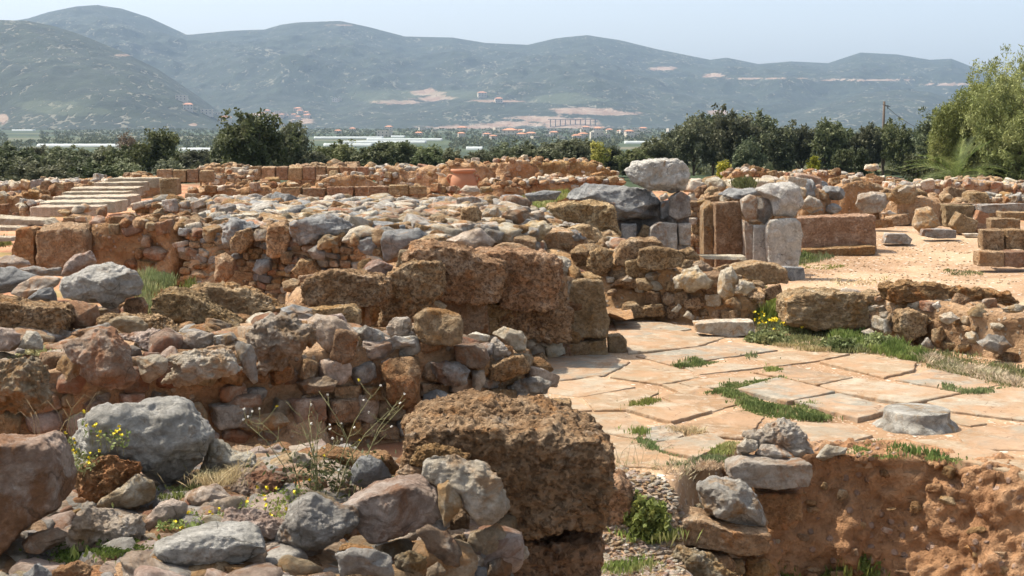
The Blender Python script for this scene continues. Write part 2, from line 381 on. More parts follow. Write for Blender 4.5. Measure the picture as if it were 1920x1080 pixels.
def slab_mat():
    s = NT('flagstone'); p = s.pos
    base = s.ramp(s.isl, [(0, (.33, .24, .16)), (.22, (.39, .30, .21)), (.40, (.33, .275, .21)), (.55, (.44, .37, .285)), (.70, (.30, .20, .125)), (.80, (.27, .25, .21)), (1, (.33, .30, .245))])
    n = s.noise(p, 2.6, 13, .70, .8)
    c = s.mix(s.math('MULTIPLY', s.step(n, .44, .60), .75), base, (.36, .215, .12))
    n2 = s.noise(s.vmath('ADD', p, (5.5, 1.1, 0.0)), 4.6, 12, .74, .5)
    c = s.mix(s.math('MULTIPLY', s.step(n2, .48, .62), .75), c, (.50, .42, .33))
    n3 = s.noise(s.vmath('ADD', p, (1.5, 9.1, 0.0)), 3.8, 12, .72, .8)
    c = s.mix(s.math('MULTIPLY', s.step(n3, .56, .70), .6), c, (.22, .165, .125))
    f = s.noise(p, 40, 8, .75); c = s.hsv(c, h=.503, sat=1.08, v=s.lin(f, .50, 1.16))
    dn = s.step(s.noise(s.vmath('ADD', p, (2.2, 6.6, 0.0)), 1.7, 12, .68, .6), .46, .62)
    c = s.mix(s.math('MULTIPLY', dn, .75), c, (.37, .235, .14))
    wn_ = s.n('ShaderNodeTexNoise'); s.put(wn_.inputs['Vector'], p); wn_.inputs['Scale'].default_value = 2.2; wn_.inputs['Detail'].default_value = 6
    vr = s.voro(s.vmath('ADD', p, s.vmath('MULTIPLY', wn_.outputs[1], (.9, .9, .9))), .9, 'DISTANCE_TO_EDGE')
    ck = s.math('MULTIPLY', s.step(vr.outputs[0], .010, .0), s.step(n3, .45, .55))
    c = s.mix(s.math('MULTIPLY', ck, .8), c, (.16, .09, .05))
    b = s.bump(n2, .8, .05); b = s.bump(f, .6, .012, b); b = s.bump(ck, -.7, .01, b)
    return s.fin(c, b)
FLAG = slab_mat()

def leaf_mat(name, c0, c1, c2, k=.8, var=.3):
    s = NT(name); n = s.noise(s.pos, k, 5, .6)
    c = s.ramp(n, [(.35, c0), (.5, c1), (.66, c2)])
    c = s.hsv(c, h=s.lin(s.rnd, .475, .515), sat=s.lin(s.math('FRACT', s.math('MULTIPLY', s.rnd, 5.3)), .7, 1.05), v=s.math('MULTIPLY', s.lin(s.math('FRACT', s.math('MULTIPLY', s.rnd, 9.7)), .7, 1.35), s.lin(s.isl, 1 - var, 1 + var)))
    s.put(s.b.inputs['Base Color'], c); s.b.inputs['Roughness'].default_value = .65
    tr = s.n('ShaderNodeBsdfTranslucent'); s.put(tr.inputs[0], c)
    mx = s.n('ShaderNodeMixShader'); mx.inputs[0].default_value = .28
    s.l(s.b.outputs[0], mx.inputs[1]); s.l(tr.outputs[0], mx.inputs[2]); s.l(mx.outputs[0], s.out.inputs[0])
    return s.m
LDARK = leaf_mat('dark_foliage', (.06, .075, .03), (.105, .122, .048), (.16, .17, .075))
LOLIVE = leaf_mat('olive_foliage', (.06, .075, .028), (.095, .11, .042), (.14, .155, .06))
LTAM = leaf_mat('feathery_foliage', (.15, .185, .045), (.22, .25, .065), (.32, .34, .11))
LGRASS = leaf_mat('grass_green', (.13, .17, .035), (.20, .24, .055), (.32, .30, .12), k=2.5, var=.35)
LWEED = leaf_mat('weed_green', (.10, .14, .03), (.15, .20, .045), (.25, .27, .08), k=5, var=.35)
LDRY = leaf_mat('dry_grass', (.34, .26, .14), (.42, .33, .18), (.30, .28, .12), k=3)
LYEL = leaf_mat('yellow_green_foliage', (.20, .20, .03), (.28, .27, .04), (.36, .33, .05))
LBROWN = leaf_mat('bare_reddish_twigs', (.16, .10, .07), (.22, .14, .09), (.28, .19, .12))
def plain(name, col, rough=.8, nk=6.0, amt=.25):
    s = NT(name); n = s.noise(s.pos, nk, 6, .6)
    return (s.put(s.b.inputs['Roughness'], rough), s.fin(s.hsv((0, 0, 0, 1) if 0 else s.mix(0.0, col, col), v=s.lin(n, 1 - amt, 1 + amt))))[1]
BARK = plain('bark', (.12, .085, .06), .9, 3)
POLEW = plain('weathered_pole_wood', (.13, .10, .08), .9, 5)
WIRE = plain('black_wire', (.03, .03, .03), .6)
YEL = plain('yellow_petal', (.75, .60, .03), .6, 30, .1)
WHT = plain('white_petal', (.78, .76, .70), .7, 30, .1)
STEMG = plain('weed_stem', (.20, .19, .09), .8, 20, .3)
TERRA = plain('terracotta', (.36, .17, .095), .75, 4, .22)
HWALL = plain('pale_render_wall', (.50, .44, .36), .8, .1)
HROOF = plain('clay_roof_tile', (.42, .20, .12), .8, .1)
GHOUSE = plain('greenhouse_plastic', (.36, .385, .37), .4, .05, .1)
CONC = plain('bridge_concrete', (.12, .11, .10), .8, .1)
# ---------------------------------------------------------------- ground, pavement, hills
def smooth(a, b, x):
    t = np.clip((x - a) / (b - a), 0, 1); return t * t * (3 - 2 * t)
def ground_z(x, y):
    p = np.stack([x, y, np.zeros_like(x)], 1)
    z = np.zeros_like(x)
    left = smooth(0.5, -0.8, x - (y - 17) * 0.02)
    z += 0.22 * left * smooth(13, 15, y)
    z += 0.20 * smooth(-1.2, -3.5, x) * smooth(12, 13.5, y) * smooth(17.6, 16.6, y)
    z += 0.25 * smooth(26, 29.5, y)
    # sunken corner at the front
    kb = np.interp(x, [1.15, 1.4, 2.2, 2.84, 3.3, 3.9, 5.5], [9.95, 10.6, 10.95, 10.9, 10.55, 10.2, 9.65])
    edge = kb + 0.05 * np.sin(x * 5); w = np.interp(x, [1.15, 1.4], [.75, .12])
    dip = smooth(0, 1, (edge - y) / w)
    z += -(.40 + .35 * smooth(1.1, 1.5, x) + .25 * smooth(1.7, 2.0, x)) * dip
    z += 0.02 * fbm(p * 2.2, 4) * smooth(9.8, 9.3, y) + 0.015 * fbm(p * 1.1, 3) * (y > 10)
    z -= 0.004 * ((y > 9.9) & (y < 19))
    z += -1.3 * smooth(48, 72, y) - 3.5 * smooth(95, 180, y) - 8 * smooth(180, 500, y)
    z += 7.5 * smooth(700, 2600, y)
    z += np.where(y > 20, 0.12 * fbm(p * 0.5, 3) * smooth(22, 40, y) * smooth(0.25, -0.3, x / y - .12), 0)
    return z
def build_ground():
    ys = [1.2]
    while ys[-1] < 26000: ys.append(ys[-1] * (1.0085 if ys[-1] < 100 else 1.03))
    ys = np.array(ys); ts = np.linspace(-1.1, 1.1, 420)
    Y, T = np.meshgrid(ys, ts, indexing='ij'); X = T * Y
    x, y = X.ravel(), Y.ravel()
    V = np.stack([x, y, ground_z(x, y)], 1)
    ny, nx = len(ys), len(ts)
    i = np.arange(ny - 1)[:, None] * nx + np.arange(nx - 1)[None]
    i = i.ravel(); F = np.stack([i, i + 1, i + nx + 1, i + nx], 1)
    o = mk('ground', V, F, GROUND); o['kind'] = 'structure'
def gz(x, y): return float(ground_z(np.array([float(x)]), np.array([float(y)]))[0])

def build_pavement():
    r = random.Random(5)
    S = [("300,318 530,350 620,372 345,412", 0), ("340,415 560,378 755,405 640,442 372,470", .02), ("400,478 780,425 958,455 700,492 556,515", .015),
         ("590,522 740,503 925,520 650,552", .01), ("830,482 990,458 1240,470 1118,497 950,518", .01), ("1120,505 1270,478 1500,508 1490,538 1372,567", .035),
         ("860,543 1010,520 1252,562 1110,592 980,566", .015), ("798,620 960,573 1182,630 992,670", .055), ("1120,598 1262,568 1672,632 1462,673 1205,628", .035),
         ("1018,664 1195,634 1402,690 1380,708 1268,737", .05), ("1415,572 1560,530 1835,590 1700,622 1580,600", .01), ("1540,663 1700,630 1870,608 1990,620 1990,742 1640,698", .03),
         ("1560,678 1640,706 1775,743 1712,752 1625,735 1500,690", .012), ("1655,786 1722,758 1990,745 1990,852 1700,842", 0), ("570,582 850,545 975,570 742,602 640,602", .01),
         ("400,498 556,522 652,560 505,588 300,560 360,520", .0), ("190,640 420,603 492,620 362,690 240,692", .01), ("362,692 480,655 702,700 538,743", .035),
         ("500,640 662,590 805,665 705,697 560,664", .012), ("578,750 815,688 905,718 832,800 700,792", .005), ("160,700 355,698 445,760 400,802 282,780", .0),
         ("478,825 692,783 764,822 640,884 500,852", .03), ("292,795 400,808 575,897 522,922 280,905", .015), ("430,765 540,743 602,770 562,808 455,812", .005),
         ("70,590 250,558 402,600 180,640 60,625", .0), ("850,815 930,730 1250,745 1330,790 1200,830", .0),
         ("505,590 560,586 640,606 600,632", 0), ("20,650 160,648 230,690 120,700 30,690", .0), ("60,720 150,712 270,790 240,830 80,800", .0),
         ("1340,800 1640,808 1920,880 1990,900 1990,960 1500,850", .0), ("1080,835 1330,805 1480,850 1300,870", .0),
         ("-60,480 60,440 300,470 380,500 280,555 60,580", -.005), ("-100,600 50,588 60,640 -60,680", -.005), ("760,600 800,590 830,600 800,616", 0),
         ("260,800 290,800 270,905 100,905 60,850", -.005)]
    V, F = [], []
    for s, lift in S:
        P = [G(a, b, 0.0) for a, b in poly('R6', s)]
        cx = sum(p[0] for p in P) / len(P); cy = sum(p[1] for p in P) / len(P)
        P = [((x - cx) * .997 + cx, (y - cy) * .997 + cy) for x, y in P]
        Q = []
        n = len(P)
        for k in range(n):
            a, b = P[k], P[(k + 1) % n]; L = math.hypot(b[0] - a[0], b[1] - a[1]); m = max(2, int(L / .03))
            wx, wy = -(b[1] - a[1]) / L, (b[0] - a[0]) / L
            ph = r.random() * 50
            for j in range(m):
                t = j / m
                q = np.array([[a[0] * 6 + t * L * 6 + ph, ph, t * L * 9]])
                e = float(fbm(q, 4)[0]) * .016 * min(1, 4 * min(t, 1 - t) + .3)
                Q.append((a[0] + (b[0] - a[0]) * t + wx * e, a[1] + (b[1] - a[1]) * t + wy * e))
        zt = .008 + max(0, lift - .012) * .75; b0 = len(V); m = len(Q)
        tilt = [r.uniform(-.006, .006) for _ in range(2)]
        top = [(x, y, zt + tilt[0] * (x - cx) + tilt[1] * (y - cy)) for x, y in Q]
        inn = [(cx + (x - cx) * .985, cy + (y - cy) * .985, z + .004) for x, y, z in top]
        V += inn; V += [(x, y, z - .004) for x, y, z in top]; V += [(x, y, -.09) for x, y, z in top]
        F.append(tuple(b0 + k for k in range(m)))
        for k in range(m):
            k2 = (k + 1) % m
            F.append((b0 + m + k, b0 + m + k2, b0 + k2, b0 + k)); F.append((b0 + 2 * m + k, b0 + 2 * m + k2, b0 + m + k2, b0 + m + k))
    o = mk('pavement', V, F, FLAG, smooth=False); o['kind'] = 'structure'

RIDGES = [  # distance, front reach, back reach, outline in the photograph
    (5300, 2100, 2500, "-1600,60 -900,40 -500,70 -200,60 0,44 60,34 100,22 150,12 190,9 235,16 285,32 355,65 440,57 500,55 530,46 560,42 640,39 700,52 760,68 850,70 910,80 990,84 1040,72 1100,66 1160,75 1230,92 1330,112 1360,108 1420,120 1480,115 1550,118 1610,98 1680,102 1740,112 1780,110 1840,133 1900,160 2000,185 2400,150 3200,120"),
    (3100, 900, 1100, "-1600,90 -600,60 -150,48 0,37 60,39 105,48 150,62 230,95 300,130 370,178 420,215 480,243 560,262 3000,290"),
    (4100, 1000, 900, "-1600,300 500,262 700,232 860,200 940,178 1040,196 1150,222 1250,250 1600,270 3000,290"),
    (3700, 800, 800, "-1600,300 1000,262 1120,240 1230,222 1330,212 1400,216 1480,212 1560,190 1620,174 1680,168 1740,172 1800,190 1880,214 2000,228 2400,200 3200,190"),
    (3900, 900, 800, "-1600,300 250,262 330,228 420,190 500,168 580,176 680,206 800,236 920,262 3000,290")]
def hill_mat():
    s = NT('scrub_hillside'); p = s.pos
    n = s.noise(p, .004, 10, .62, .3)
    soil = s.ramp(n, [(.32, (.075, .073, .052)), (.5, (.118, .113, .082)), (.66, (.185, .172, .13))])
    shrub = s.ramp(s.noise(p, .02, 5, .6), [(.35, (.010, .016, .009)), (.65, (.024, .034, .018))])
    dens = s.noise(p, .006, 8, .65, .4)
    v = s.voro(s.vmath('MULTIPLY', p, (1, .55, 1)), .065, 'F1')
    v2 = s.voro(s.vmath('MULTIPLY', p, (1, .6, 1)), .15, 'F1')
    th = s.lin(dens, .20, 1.20)
    m = s.math('MAXIMUM', s.step(s.math('SUBTRACT', th, v.outputs[0]), -.08, .08), s.step(s.math('SUBTRACT', s.math('MULTIPLY', th, .9), v2.outputs[0]), -.1, .1))
    c = s.mix(m, soil, shrub)
    rock = s.step(s.noise(s.vmath('ADD', p, (900, 0, 0)), .011, 9, .7, .5), .57, .66)
    c = s.mix(s.math('MULTIPLY', rock, s.math('SUBTRACT', .55, s.math('MULTIPLY', m, .5))), c, (.24, .225, .19))
    at = s.n('ShaderNodeAttribute'); at.attribute_name = 'bare'
    sp = s.n('ShaderNodeSeparateColor'); s.l(at.outputs[0], sp.inputs[0])
    edge = s.math('ADD', sp.outputs[0], s.math('MULTIPLY', s.math('SUBTRACT', s.noise(p, .016, 9, .75), .5), 2.0))
    red = s.ramp(s.noise(p, .03, 5, .6), [(.4, (.25, .155, .11)), (.6, (.34, .25, .19))])
    c = s.mix(s.math('MULTIPLY', s.step(edge, .50, .66), .7), c, red)
    e2 = s.math('ADD', sp.outputs[1], s.math('MULTIPLY', s.math('SUBTRACT', s.noise(p, .02, 6, .7), .5), .9))
    c = s.mix(s.math('MULTIPLY', s.step(e2, .40, .6), .22), c, (.12, .14, .075))
    b = s.bump(n, .6, 50); b = s.bump(m, .6, 5, b)
    return s.fin(c, b)
def build_hills():
    xs = np.linspace(-.62, .62, 860); ys = np.linspace(1650, 7200, 330)
    Yg, T = np.meshgrid(ys, xs, indexing='ij'); Xg = T * Yg
    x, y, t = Xg.ravel(), Yg.ravel(), T.ravel()
    q = np.stack([x / 800, y / 1100, np.zeros_like(x)], 1)
    spur = fbm(q, 6, ridge=True) - .55; fine = fbm(q * 6, 4)
    warp = fbm(q * .8 + 31, 3)
    z = np.full_like(x, -14.0)
    for k, (D, fr, bk, s) in enumerate(RIDGES):
        P = np.array([tuple(map(float, a.split(','))) for a in s.split()])
        px = 960 + FPX * t / math.cos(PITCH) * 1.0
        py = np.interp(px, P[:, 0], P[:, 1])
        # ridge height at its own distance for this bearing
        el = np.tan(PITCH + np.arctan((py - 540) / FPX) * 1.0)
        H = CAMZ - D * el + 14
        d = y - D
        sfront = np.clip(1 + d / (fr * (1 + .22 * warp)), 0, 1); sback = np.clip(1 - d / bk, 0, 1)
        prof = np.where(d < 0, sfront ** 1.25 * (1 + .35 * (1 - sfront)), 1 - (1 - sback) ** 2)
        amp = np.sin(np.clip(prof, 0, 1) * math.pi) ** .8 * (35 + 0.55 * np.maximum(H, 0))
        h = np.maximum(H, 0) * prof + amp * (.27 * spur + .08 * fine) * (H > 4)
        z = np.maximum(z, -14 + h)
    nx = len(xs); ny = len(ys)
    V = np.stack([x, y, z], 1)
    i = (np.arange(ny - 1)[:, None] * nx + np.arange(nx - 1)[None]).ravel()
    F = np.stack([i, i + 1, i + nx + 1, i + nx], 1)
    o = mk('hills', V, F, hill_mat()); o['kind'] = 'structure'
    # bare red earth cuttings and green fields on the slopes, as a property of the land itself
    d = V - [0, 0, CAMZ]; c, s_ = math.cos(PITCH), math.sin(PITCH)
    f = d[:, 1] * c - d[:, 2] * s_; u = d[:, 1] * s_ + d[:, 2] * c
    PX = 960 + FPX * d[:, 0] / f; PY = 540 - FPX * u / f
    vis = np.zeros(len(V), bool); Z = PY.reshape(ny, nx); run = np.minimum.accumulate(np.vstack([np.full((1, nx), 9e9), Z[:-1]]), axis=0)
    vis = (Z <= run + 1.5).ravel()
    bare = np.zeros((len(V), 4), np.float32); bare[:, 3] = 1
    for (a, b, w, h) in [(1100, 208, 75, 7), (1060, 228, 60, 8), (1150, 213, 60, 3.5), (880, 240, 85, 6), (960, 232, 60, 5), (1010, 222, 50, 5), (1080, 237, 60, 4), (800, 174, 32, 6), (745, 192, 55, 4), (820, 184, 40, 4), (1345, 211, 22, 6), (1340, 142, 22, 4),
                         (565, 228, 25, 6), (225, 104, 16, 2.5), (5, 222, 10, 10), (362, 234, 10, 3), (1620, 150, 90, 1.8), (1450, 147, 110, 1.5), (1780, 158, 60, 2.5), (1300, 262, 40, 2), (640, 47, 30, 1), (930, 190, 50, 3), (500, 215, 45, 4), (1240, 128, 25, 4)]:
        e = ((PX - a) / w) ** 2 + ((PY - b) / h) ** 2
        bare[:, 0] = np.maximum(bare[:, 0], np.where(vis, np.exp(-e * .6), 0))
    for (a, b, w, h) in [(90, 198, 60, 9), (720, 180, 60, 12), (150, 210, 60, 8), (860, 178, 60, 8), (1060, 185, 60, 10)]:
        e = ((PX - a) / w) ** 2 + ((PY - b) / h) ** 2
        bare[:, 1] = np.maximum(bare[:, 1], np.where(vis, np.exp(-e * .6), 0))
    ca = o.data.color_attributes.new('bare', 'FLOAT_COLOR', 'POINT'); ca.data.foreach_set('color', bare.ravel())
    return V, PX, PY, vis

# ---------------------------------------------------------------- rubble
LIB = []
def rock_lib():
    for k in range(16):
        d, F = ico(4 if k < 16 else 3)
        box = [0, 0.3, 0, .7][k % 4]
        q = facet_shape(d, 100 + k * 7, 12, box, 20 if k % 3 else 40)
        q /= np.abs(q).max(axis=0)
        q = displace(q * .5, F, ['rock', 'rugged', 'rock', 'porous'][k % 4], .06, 1.0, k)
        q /= (q.max(axis=0) - q.min(axis=0))
        q -= (q.max(axis=0) + q.min(axis=0)) / 2
        me = bpy.data.meshes.new('rubble_stone'); LIB.append([q, F, None])
LIBLO = []
def rock_lib_lo():
    for k in range(12):
        d, F = ico(3)
        q = facet_shape(d, 300 + k * 7, 10, .2, 30); q /= np.abs(q).max(axis=0)
        q = displace(q * .5, F, 'rock', .07, 1.0, k); LIBLO.append((q, F))
def rot_m(r, amt=1.0, full=True):
    a = (r.random() * 6.283 if full else r.choice((0, math.pi)) + r.uniform(-.3, .3), r.uniform(-.35, .35) * amt, r.uniform(-.35, .35) * amt)
    return Matrix.Rotation(a[0], 3, 'Z') @ Matrix.Rotation(a[1], 3, 'X') @ Matrix.Rotation(a[2], 3, 'Y')
def place_rocks(parent, items, name='stone', stuff='small_stones', most=90, top=None):
    """items: (centre, dims, yaw-matrix, material, lib index). The ones that show largest become parts, the rest one part."""
    def shown(it): return max(it[1]) / it[0][1]
    items = sorted(items, key=shown, reverse=True)
    P = parent.location
    for c, dm, R, m, k in items[:most]:
        q, F, me = LIB[k % len(LIB)]
        if me is None:
            o0 = mk('rubble_stone', q, F, m); me = o0.data; LIB[k % len(LIB)][2] = me; bpy.data.objects.remove(o0)
        o = bpy.data.objects.new(name, me); COL.objects.link(o); o.parent = parent
        o.material_slots[0].link = 'OBJECT'; o.material_slots[0].material = m
        M = R.to_4x4() @ Matrix.Diagonal((*dm, 1)); M.translation = Vector(c) - P
        o.matrix_basis = M
    rest = items[most:]
    if rest: join_rocks(rest, stuff, parent, parent)
def join_rocks(rest, nm, parent=None, locof=None):
    mats, Vs, Fs, mi, n = [], [], [], [], 0
    P = np.array(locof.location) if locof is not None else np.zeros(3)
    for c, dm, R, m, k in rest:
        q, F = LIBLO[k % len(LIBLO)]
        Rn = np.array(R); V = (q * np.array(dm)) @ Rn.T + np.array(c) - P
        if m not in mats: mats.append(m)
        Vs.append(V); Fs.append(F + n); mi.append(np.full(len(F), mats.index(m))); n += len(V)
    o = mk(nm, np.concatenate(Vs), np.concatenate(Fs), mats, parent, midx=np.concatenate(mi))
    o['kind'] = 'stuff'
    return o
def pick(r, mix):
    t = r.random() * sum(w for _, w in mix)
    for m, w in mix:
        t -= w
        if t <= 0: return m
    return mix[-1][0]
def prof_at(xs, v, s): return float(np.interp(s, xs, v))
def wall_core(pts, zb, zt, th, mat, parent, amp=.05, res=.05, name='core', seed=1, batter=.06, fr=1.0, style='earth'):
    pts = np.array(pts, float); seg = np.hypot(*np.diff(pts, axis=0).T); L = np.concatenate([[0], np.cumsum(seg)]); T = L[-1]
    n = max(6, int(T / res)); u = np.linspace(0, T, n)
    X = np.interp(u, L, pts[:, 0]); Y = np.interp(u, L, pts[:, 1]); B = np.interp(u, L, zb) - .12; H = np.interp(u, L, zt)
    tx, ty = np.gradient(X), np.gradient(Y); l = np.hypot(tx, ty); nx, ny = -ty / l, tx / l    # away from the camera side
    hm = float(np.mean(H - B)); m1 = max(3, int(hm / res)); m2 = max(3, int(th / res))
    prof = [(batter * (k / m1), k / m1) for k in range(m1)] + [(batter + (th - batter) * k / m2, 1.0) for k in range(m2 + 1)] + [(th, 1 - (k + 1) / 4) for k in range(4)]
    prof = np.array(prof); m = len(prof)
    rings = []
    fac = [0.0, .55, .85] + [1] * (n - 6) + [.85, .55, .0]
    for i in range(n):
        a = fac[i]; pr = prof.copy()
        pr[:, 0] = th / 2 + (pr[:, 0] - th / 2) * (.25 + .75 * a)
        w, h = pr[:, 0], B[i] + (H[i] - B[i]) * pr[:, 1] * (.80 + .2 * a)
        rings.append(np.stack([X[i] + nx[i] * w, Y[i] + ny[i] * w, h], 1))
    V = np.concatenate(rings); F = []
    i = (np.arange(n - 1)[:, None] * m + np.arange(m - 1)[None]).ravel()
    F = np.stack([i, i + m, i + m + 1, i + 1], 1)
    F = np.concatenate([F[:, [0, 1, 2]], F[:, [0, 2, 3]]])
    caps = []
    for base, rev in ((0, False), ((n - 1) * m, True)):
        for k in range(1, m - 1): caps.append((base, base + k, base + k + 1) if not rev else (base, base + k + 1, base + k))
    F = np.concatenate([F, np.array(caps)])
    for frq, a in ((1.5, 1.0), (4.5, .6), (11, .34)):
        N = vnormals(V, F); p = V * frq * fr + seed * 3.3
        d = fbm(p, 3) - .7 * np.maximum(0, fbm(p * 1.1 + 7, 2) - .15) if style == 'earth' else fbm(p, 2)
        V = V + N * (d * amp * a)[:, None]
    V = V - np.array(parent.location)
    return mk(name, V, F, mat, parent)
def rubble_wall(label, pts, zb, zt, th, core, mix, size=(.12, .30), amp=.05, out=.35, seed=1, name='rubble_wall', cat='wall', top=True, cover=1.0,
                skip=None, most=90, batter=.06, topmix=None, topsize=None, tall=.72, res=.05, faces=True, topcover=1.0):
    r = random.Random(seed); pts = np.array(pts, float)
    seg = np.hypot(*np.diff(pts, axis=0).T); L = np.concatenate([[0], np.cumsum(seg)]); T = L[-1]
    c = pts.mean(axis=0)
    w = thing(name, label, cat, (float(c[0]), float(c[1]), float(np.mean(zb))))
    wall_core(pts, zb, zt, th, core, w, amp=amp, seed=seed, res=res, batter=batter)
    items = []
    def at(s): return np.interp(s, L, pts[:, 0]), np.interp(s, L, pts[:, 1])
    def nrm(s):
        a, b = at(max(0, s - .1)), at(min(T, s + .1)); dx, dy = b[0] - a[0], b[1] - a[1]; l = math.hypot(dx, dy); return (-dy / l, dx / l), math.atan2(dy, dx)
    zmax = max(t - b for t, b in zip(zt, zb))
    if faces:
        h = 0
        while h < zmax:
            ch = r.uniform(size[0], size[1]) * tall; s = r.uniform(-.1, .1)
            while s < T:
                sw = r.uniform(size[0], size[1]) * (1.35 if r.random() < .25 else .9)
                s += sw / 2
                if s > T: break
                hb, ht = prof_at(L, zb, s), prof_at(L, zt, s)
                zc = hb + h + ch / 2 + r.uniform(-.02, .02)
                if zc + ch * .3 < ht and r.random() < cover:
                    (nx, ny), a = nrm(s); x, y = at(s); d = min(sw, ch * 1.4) * r.uniform(.7, 1)
                    push = d * (.5 - out * r.uniform(.6, 1.3)) + batter * (zc - hb) / max(.3, ht - hb)
                    sc_ = r.uniform(.82, 1.1)
                    if not (skip and skip(x, y, zc)):
                        items.append(((x + nx * push, y + ny * push, zc), (sw * sc_, d, ch * sc_), Matrix.Rotation(a, 3, 'Z') @ Matrix.Rotation(r.uniform(-.35, .35), 3, 'Y') @ Matrix.Rotation(r.choice((0, math.pi)), 3, 'Z') @ Matrix.Rotation(r.choice((0, math.pi)), 3, 'X'), pick(r, mix), r.randrange(99)))
                s += sw / 2
            h += ch * .93
    if top:
        ts = topsize or size; dd = 0
        while dd < th:
            rw = r.uniform(*ts) * .8; s = 0
            while s < T:
                sw = r.uniform(*ts) * (1.4 if r.random() < .2 else 1)
                s += sw / 2; x, y = at(min(s, T)); (nx, ny), a = nrm(min(s, T)); ht = prof_at(L, zt, s)
                if r.random() < topcover and not (skip and skip(x + nx * dd, y + ny * dd, ht)):
                    hh = sw * r.uniform(.5, .85)
                    items.append(((x + nx * (dd + rw / 2), y + ny * (dd + rw / 2), ht + hh * r.uniform(-.05, .25)), (sw * 1.05, rw * 1.1, hh), rot_m(r, .8), pick(r, topmix or mix), r.randrange(99)))
                s += sw / 2
            dd += rw * .95
    place_rocks(w, items, most=most)
    return w

# ---------------------------------------------------------------- plants
def quads_to_mesh(name, C, A, B, mats, parent=None, midx=None, loc=(0, 0, 0)):
    V = np.stack([C - A - B * .2, C - A * .1 + B, C + A, C + A * .1 - B], 1).reshape(-1, 3)
    F = np.arange(len(V)).reshape(-1, 4)
    return mk(name, V, F, mats, parent, midx=midx, smooth=False, loc=loc)
def rand_unit(rs, n):
    v = rs.normal(size=(n, 3)); return v / np.linalg.norm(v, axis=1)[:, None]
def crown(name, rs, w, d, h, z0, n_cl, per, cl_r, leaf, mat, parent, droop=0.0, lobes=6, elong=2.0, loc=(0, 0, 0), fill=.55):
    """leaf-sized faces gathered in clumps spread through an uneven crown"""
    L = np.clip(rs.normal(size=(lobes, 3)) * [.34, .34, .22], -.42, .42); L[0] = [0, 0, .2]; Rl = rs.uniform(.38, .60, lobes)
    k = rs.randint(0, lobes, n_cl)
    u = rand_unit(rs, n_cl) * (rs.uniform(0, 1, n_cl) ** (fill))[:, None]
    c = (L[k] + u * Rl[k][:, None])
    c[:, 2] = np.maximum(c[:, 2], -.62)
    c = c / 1.0 * [w / 2, d / 2, h / 2] * 1.05; c[:, 2] += z0 + h / 2
    rr = cl_r * rs.uniform(.5, 1.4, n_cl)
    C = np.repeat(c, per, axis=0) + rand_unit(rs, n_cl * per) * (rs.uniform(0.1, 1, n_cl * per) ** .6 * np.repeat(rr, per))[:, None]
    C[:, 2] -= droop * rs.uniform(0, 1, len(C)) ** 2
    top = np.percentile(C[:, 2], 99.3); C[:, 2] = z0 + (C[:, 2] - z0) * h / (top - z0); c[:, 2] = z0 + (c[:, 2] - z0) * h / (top - z0)
    n = len(C); a = rand_unit(rs, n)
    if droop: a = a * .85 + [0, 0, -.7]; a /= np.linalg.norm(a, axis=1)[:, None]
    b = np.cross(a, rand_unit(rs, n)); b /= np.linalg.norm(b, axis=1)[:, None] + 1e-9
    ls = leaf * rs.uniform(.6, 1.4, n)[:, None]
    return quads_to_mesh(name, C, a * ls * elong / 2, b * ls / 2, mat, parent, loc=loc), c
def limb_mesh(name, paths, mat, parent, sides=7, loc=(0, 0, 0)):
    V, F = [], []
    for P, R in paths:
        b0 = len(V); P = [Vector(p) for p in P]
        for k, p in enumerate(P):
            t = (P[min(k + 1, len(P) - 1)] - P[max(k - 1, 0)]).normalized(); q = t.to_track_quat('Z', 'Y')
            for j in range(sides):
                a = j / sides * 2 * math.pi; V.append(p + q @ Vector((math.cos(a) * R[k], math.sin(a) * R[k], 0)))
        for k in range(len(P) - 1):
            for j in range(sides):
                j2 = (j + 1) % sides; F.append((b0 + k * sides + j, b0 + k * sides + j2, b0 + (k + 1) * sides + j2, b0 + (k + 1) * sides + j))
        F.append(tuple(b0 + (len(P) - 1) * sides + j for j in range(sides)))
    return mk(name, V, F, mat, parent, loc=loc)
def make_tree(name, label, cat, loc, w, h, mat, seed, n_cl=240, per=26, cl_r=.3, leaf=.10, z0=None, droop=0.0, group=None, d=None, elong=2.0, trunk_r=.12, lobes=7, fill=.55):
    rs = np.random.RandomState(seed); r = random.Random(seed)
    t = thing(name, label, cat, loc, group); z0 = h * .12 if z0 is None else z0
    _, c = crown('crown', rs, w, d or w * .9, h - z0, z0, n_cl, per, cl_r, leaf, mat, t, droop, lobes, elong, fill=fill)
    paths = [([(0, 0, -.3), (.03 * h, 0, z0 + h * .1), (.01 * h, .02 * h, h * .45), (.03, 0, h * .72)], [trunk_r, trunk_r * .8, trunk_r * .5, trunk_r * .18])]
    for k in range(10):
        e = c[r.randrange(len(c))]; zb_ = z0 + r.uniform(0, .25) * h
        paths.append(([(.02 * h, 0, zb_), tuple((np.array([0, 0, zb_]) * .5 + e * .5) + [0, 0, .05 * h]), tuple(e)], [trunk_r * .45, trunk_r * .28, trunk_r * .06]))
    limb_mesh('trunk', paths, BARK, t)
    return t
def copy_tree(src, loc, rz, s, label=None, group=None):
    o = src.copy(); COL.objects.link(o); o.location = loc; o.rotation_euler = (0, 0, rz); o.scale = (s[0], s[1], s[2]) if isinstance(s, tuple) else (s, s, s)
    if label: o['label'] = label
    if group: o['group'] = group
    for c in [x for x in bpy.data.objects if x.parent == src]:
        k = c.copy(); COL.objects.link(k); k.parent = o
    return o
